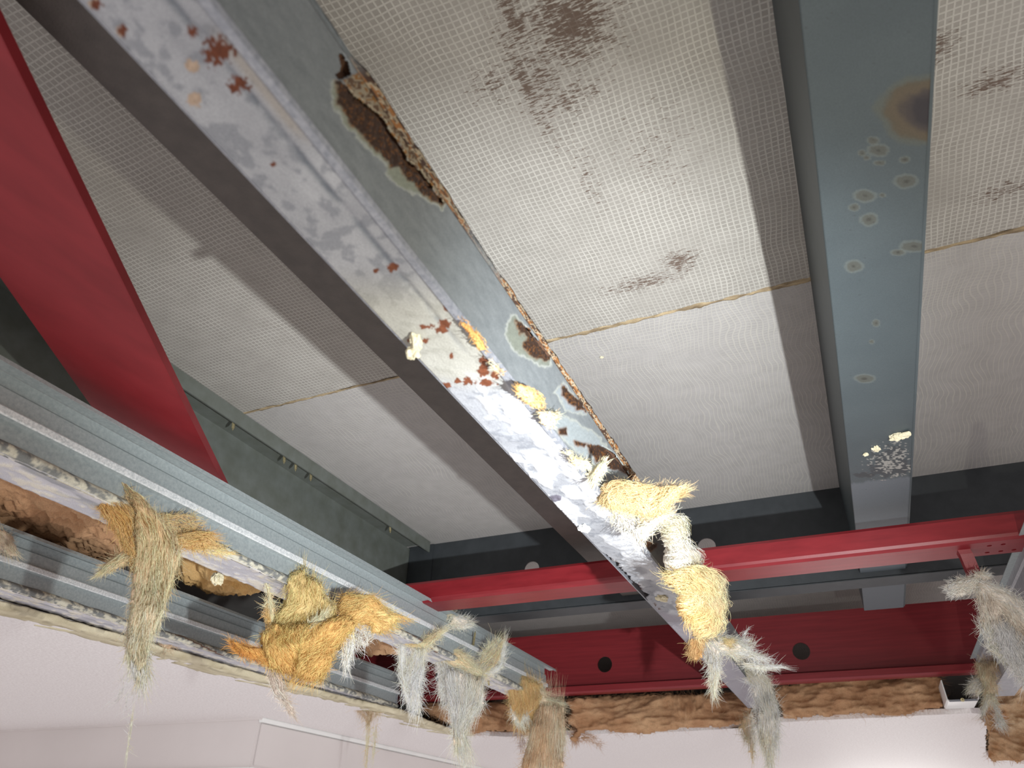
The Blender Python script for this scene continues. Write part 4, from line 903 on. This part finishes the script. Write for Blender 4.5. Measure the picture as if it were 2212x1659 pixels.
# --- film of wool over the right-hand stud ---
oR = (1960,1220); sR = 3.778
K7 = ray(2120, 1262)*.505
t = empty('insulation_tuft', tuple(K7), 'torn veil of white insulation draped over the lilac-grey stud', 'insulation', 'tufts hanging from the studs')
lock(t, crop([(330,175),(380,145),(440,120),(560,98),(600,120),(570,180),(560,215),(500,225),(440,250),(380,252),(340,220)], oR, sR), K7+[.0,0,.0], [(2110,1255),(2050,1275)], lin(206,196,180), WHT, .010, 800, 25, True, 81, curl=.6)
lock(t, crop([(560,98),(660,140),(780,190),(860,240),(960,300),(1000,420),(1000,640),(940,560),(860,480),(800,420),(740,420),(690,440),(640,430),(600,430),(590,330),(560,230)], oR, sR), K7, [[(2110,1250),(2180,1290),(2215,1330)],[(2115,1290),(2125,1330)]], lin(206,192,176), WHT, .008, 1100, 45, True, 82, curl=.35)
lock(t, crop([(540,90),(560,70),(600,60),(650,75),(665,110),(620,125),(550,110)], oR, sR), K7+[.0,0,.0], [(2100,1245),(2135,1245)], lin(196,170,140), WHT, .012, 350, 20, True, 83, curl=.9)
lock(t, crop([(600,430),(690,440),(720,520),(760,620),(800,700),(820,780),(760,750),(700,720),(660,690),(700,660),(660,600),(620,560),(590,540)], oR, sR), K7+[.03,0,-.01], [(2120,1340),(2145,1390),(2175,1425)], WHT, CR, .007, 800, 50, True, 84, curl=.35)
lock(t, crop([(680,440),(800,420),(900,500),(1000,640),(1000,1000),(930,940),(850,830),(800,700),(740,600)], oR, sR), K7+[.02,0,0], [[(2150,1340),(2180,1410),(2210,1470)],[(2180,1335),(2212,1400)]], WHT, lin(220,220,224), .007, 1600, 60, False, 85, curl=.45)
lock(t, crop([(790,700),(840,690),(940,800),(1000,880),(1000,990),(930,945),(850,835)], oR, sR), K7+[.04,0,0], [(2170,1405),(2215,1470)], WHT, lin(224,222,226), .006, 700, 50, True, 86, curl=.25)
lock(t, crop([(860,560),(960,520),(1000,640),(930,650),(870,620)], oR, sR), K7+[.02,0,0], [(2190,1370),(2220,1385)], lin(196,160,134), WHT, .008, 320, 30, False, 87, curl=.8)
K8 = np.array([2.75, -0.415, ZB+.01])
t = empty('insulation_tuft', tuple(K8), 'tattered cream insulation rag dangling beside the open metal track', 'insulation', 'tufts hanging from the studs')
lock(t, crop([(555,790),(640,785),(760,770),(740,820),(690,880),(720,960),(740,1010),(700,1060),(650,1060),(640,1000),(600,960),(580,880)], oR, sR), K8, [(2130,1430),(2135,1500)], lin(206,182,150), CR, .016, 900, 35, True, 88, curl=.6)
lock(t, crop([(500,1000),(540,930),(600,950),(620,1030),(590,1060),(530,1030)], oR, sR), K8, [(2125,1475),(2095,1490)], WHT, CR, .010, 400, 25, True, 89, curl=.6)
lock(t, crop([(640,1030),(720,1060),(720,1130),(760,1220),(800,1290),(770,1320),(715,1310),(730,1240),(690,1130),(660,1140),(630,1210),(600,1190),(630,1110)], oR, sR), K8, [[(2138,1500),(2155,1545),(2165,1565)],[(2138,1500),(2126,1540)]], CR, WHT, .007, 650, 35, True, 90, curl=.45)

# --- batts lying on the ceiling edge ---
oF = (880,1440); sF = 2.6976
def batt(label, polyp, anchor, flow, cA, cB, thick=.05, nf=700, seed=0, grad=None, fold=1.0):
    t = empty('insulation_batt', tuple(anchor), label, 'insulation', 'insulation batts above the ceiling')
    lock(t, polyp, anchor, flow, cA, cB, thick, nf, 30, True, seed, 3.0, curl=.6, rag=4, fold=fold, grad=grad, name='mat', edge=.3); return t
bt1 = batt('brown insulation batt peeking out behind the beard-like tuft', crop([(70,255),(110,215),(250,225),(430,215),(610,215),(640,330),(720,375),(700,402),(600,385),(480,380),(380,400),(270,345),(140,300)], oF, sF), (3.42,1.25,.5), [(900,1530),(1000,1550),(1140,1585)], lin(184,140,104), lin(208,170,132), .05, 900, 201)
bt2 = batt('crumpled brown insulation batt on the ceiling edge below the channel beam', crop([(910,200),(1020,185),(1180,165),(1500,158),(1960,150),(2010,250),(2040,350),(1880,357),(1600,365),(1490,385),(1380,395),(1220,398),(1150,372),(1040,375),(975,450),(940,420),(985,365),(925,325),(955,270)], oF, sF), (3.36,.66,.5), [[(1230,1540),(1330,1530),(1420,1500)],[(1330,1575),(1450,1560),(1620,1570)],[(1480,1490),(1480,1580)]], lin(184,140,104), lin(208,170,132), .055, 1000, 202)
t = batt('long brown insulation batt between the rusted stud and the open track', crop([(735,1150),(900,1135),(1100,1105),(1735,1092),(1738,1278),(1640,1290),(1540,1330),(1200,1322),(790,1345),(780,1300),(745,1220)], oN, sN), (3.34,-.05,.5), [[(1680,1510),(1850,1490),(2050,1475)],[(1700,1540),(1900,1530),(2050,1520)]], lin(184,140,104), lin(208,170,132), .05, 900, 203)
batt('orange-brown insulation batt sagging through the torn corner of the ceiling', crop([(585,1140),(700,1090),(800,1040),(1010,960),(1010,1580),(900,1625),(800,1600),(700,1620),(655,1590),(645,1350),(612,1235)], oR, sR), (3.46,-.60,.5), [[(2130,1530),(2212,1520)],[(2140,1570),(2220,1600)]], lin(178,126,82), lin(232,206,170), .06, 700, 204)
# wispy ends dangling below the crumpled batts
lock(bt2, crop([(945,370),(1010,360),(1000,440),(960,455)], oF, sF), (3.36,.95,.45), [(1245,1575),(1240,1608)], BRN, PK, .010, 250, 25, True, 205, curl=.7)
lock(bt2, crop([(1010,400),(1060,390),(1130,440),(1120,480),(1080,440),(1020,440)], oF, sF), (3.36,.95,.45), [(1255,1590),(1298,1615)], BRN, PK, .008, 200, 25, True, 206, curl=.8)
lock(bt1, crop([(620,380),(680,390),(685,490),(655,490),(650,420)], oF, sF), (3.4,1.25,.45), [(1120,1585),(1128,1622)], BRN, PK, .006, 120, 30, False, 207, curl=.7)

# horizontal batt on top of the two left studs
def flat_batt(label, x0, x1, y0, y1, z, cA, cB, seed, nx=260, ny=150):
    t = empty('insulation_batt', ((x0+x1)/2, (y0+y1)/2, z), label, 'insulation', 'insulation batts above the ceiling')
    X, Y = np.meshgrid(np.linspace(x0, x1, nx), np.linspace(y0, y1, ny), indexing='ij')
    wx = X + .06*(fbm(X*7+seed, Y*7)-.5); wy = Y + .06*(fbm(X*7+9+seed, Y*7)-.5)
    r1 = 1-np.abs(fbm(wx*10+seed, wy*26, 4)*2-1); r2 = fbm(wx*34, wy*60+seed, 4); h = .055*(r1-.75) + .03*(r2-.5)
    ex = np.minimum(np.minimum(X-x0, x1-X), np.minimum(Y-y0, y1-Y)); rg_ = ex + .05*(fbm(X*12+seed, Y*12)-.5)
    P = np.stack([X, Y, z - h*1.0 + .05*np.exp(-np.clip(rg_, 0, 1)/.03)], -1)
    k_ = np.clip(fbm(X*9+seed+5, Y*9+2, 4)*1.6-.3, 0, 1)[..., None]; c = cA*(1-k_)+cB*k_
    o = gridmesh('mat', P, c, M_wool, t, (0,0,0.06), rg_ > -.005)
    for p in o.data.polygons: p.use_smooth = True
    return t
flat_batt('brown rumpled insulation batt lying between the two left studs', .35, 1.42, 1.515, 2.3, .66, lin(184,140,104), lin(208,170,132), 31)
flat_batt('yellowish insulation clump in the gap between the two left studs', 1.50, 1.78, 1.58, 1.84, .66, lin(204,160,96), lin(222,188,134), 47, 110, 90)
flat_batt('small tan insulation clump in the gap near the cut lower stud', 2.34, 2.62, 1.60, 1.86, .65, lin(184,140,104), lin(208,170,132), 61, 90, 80)
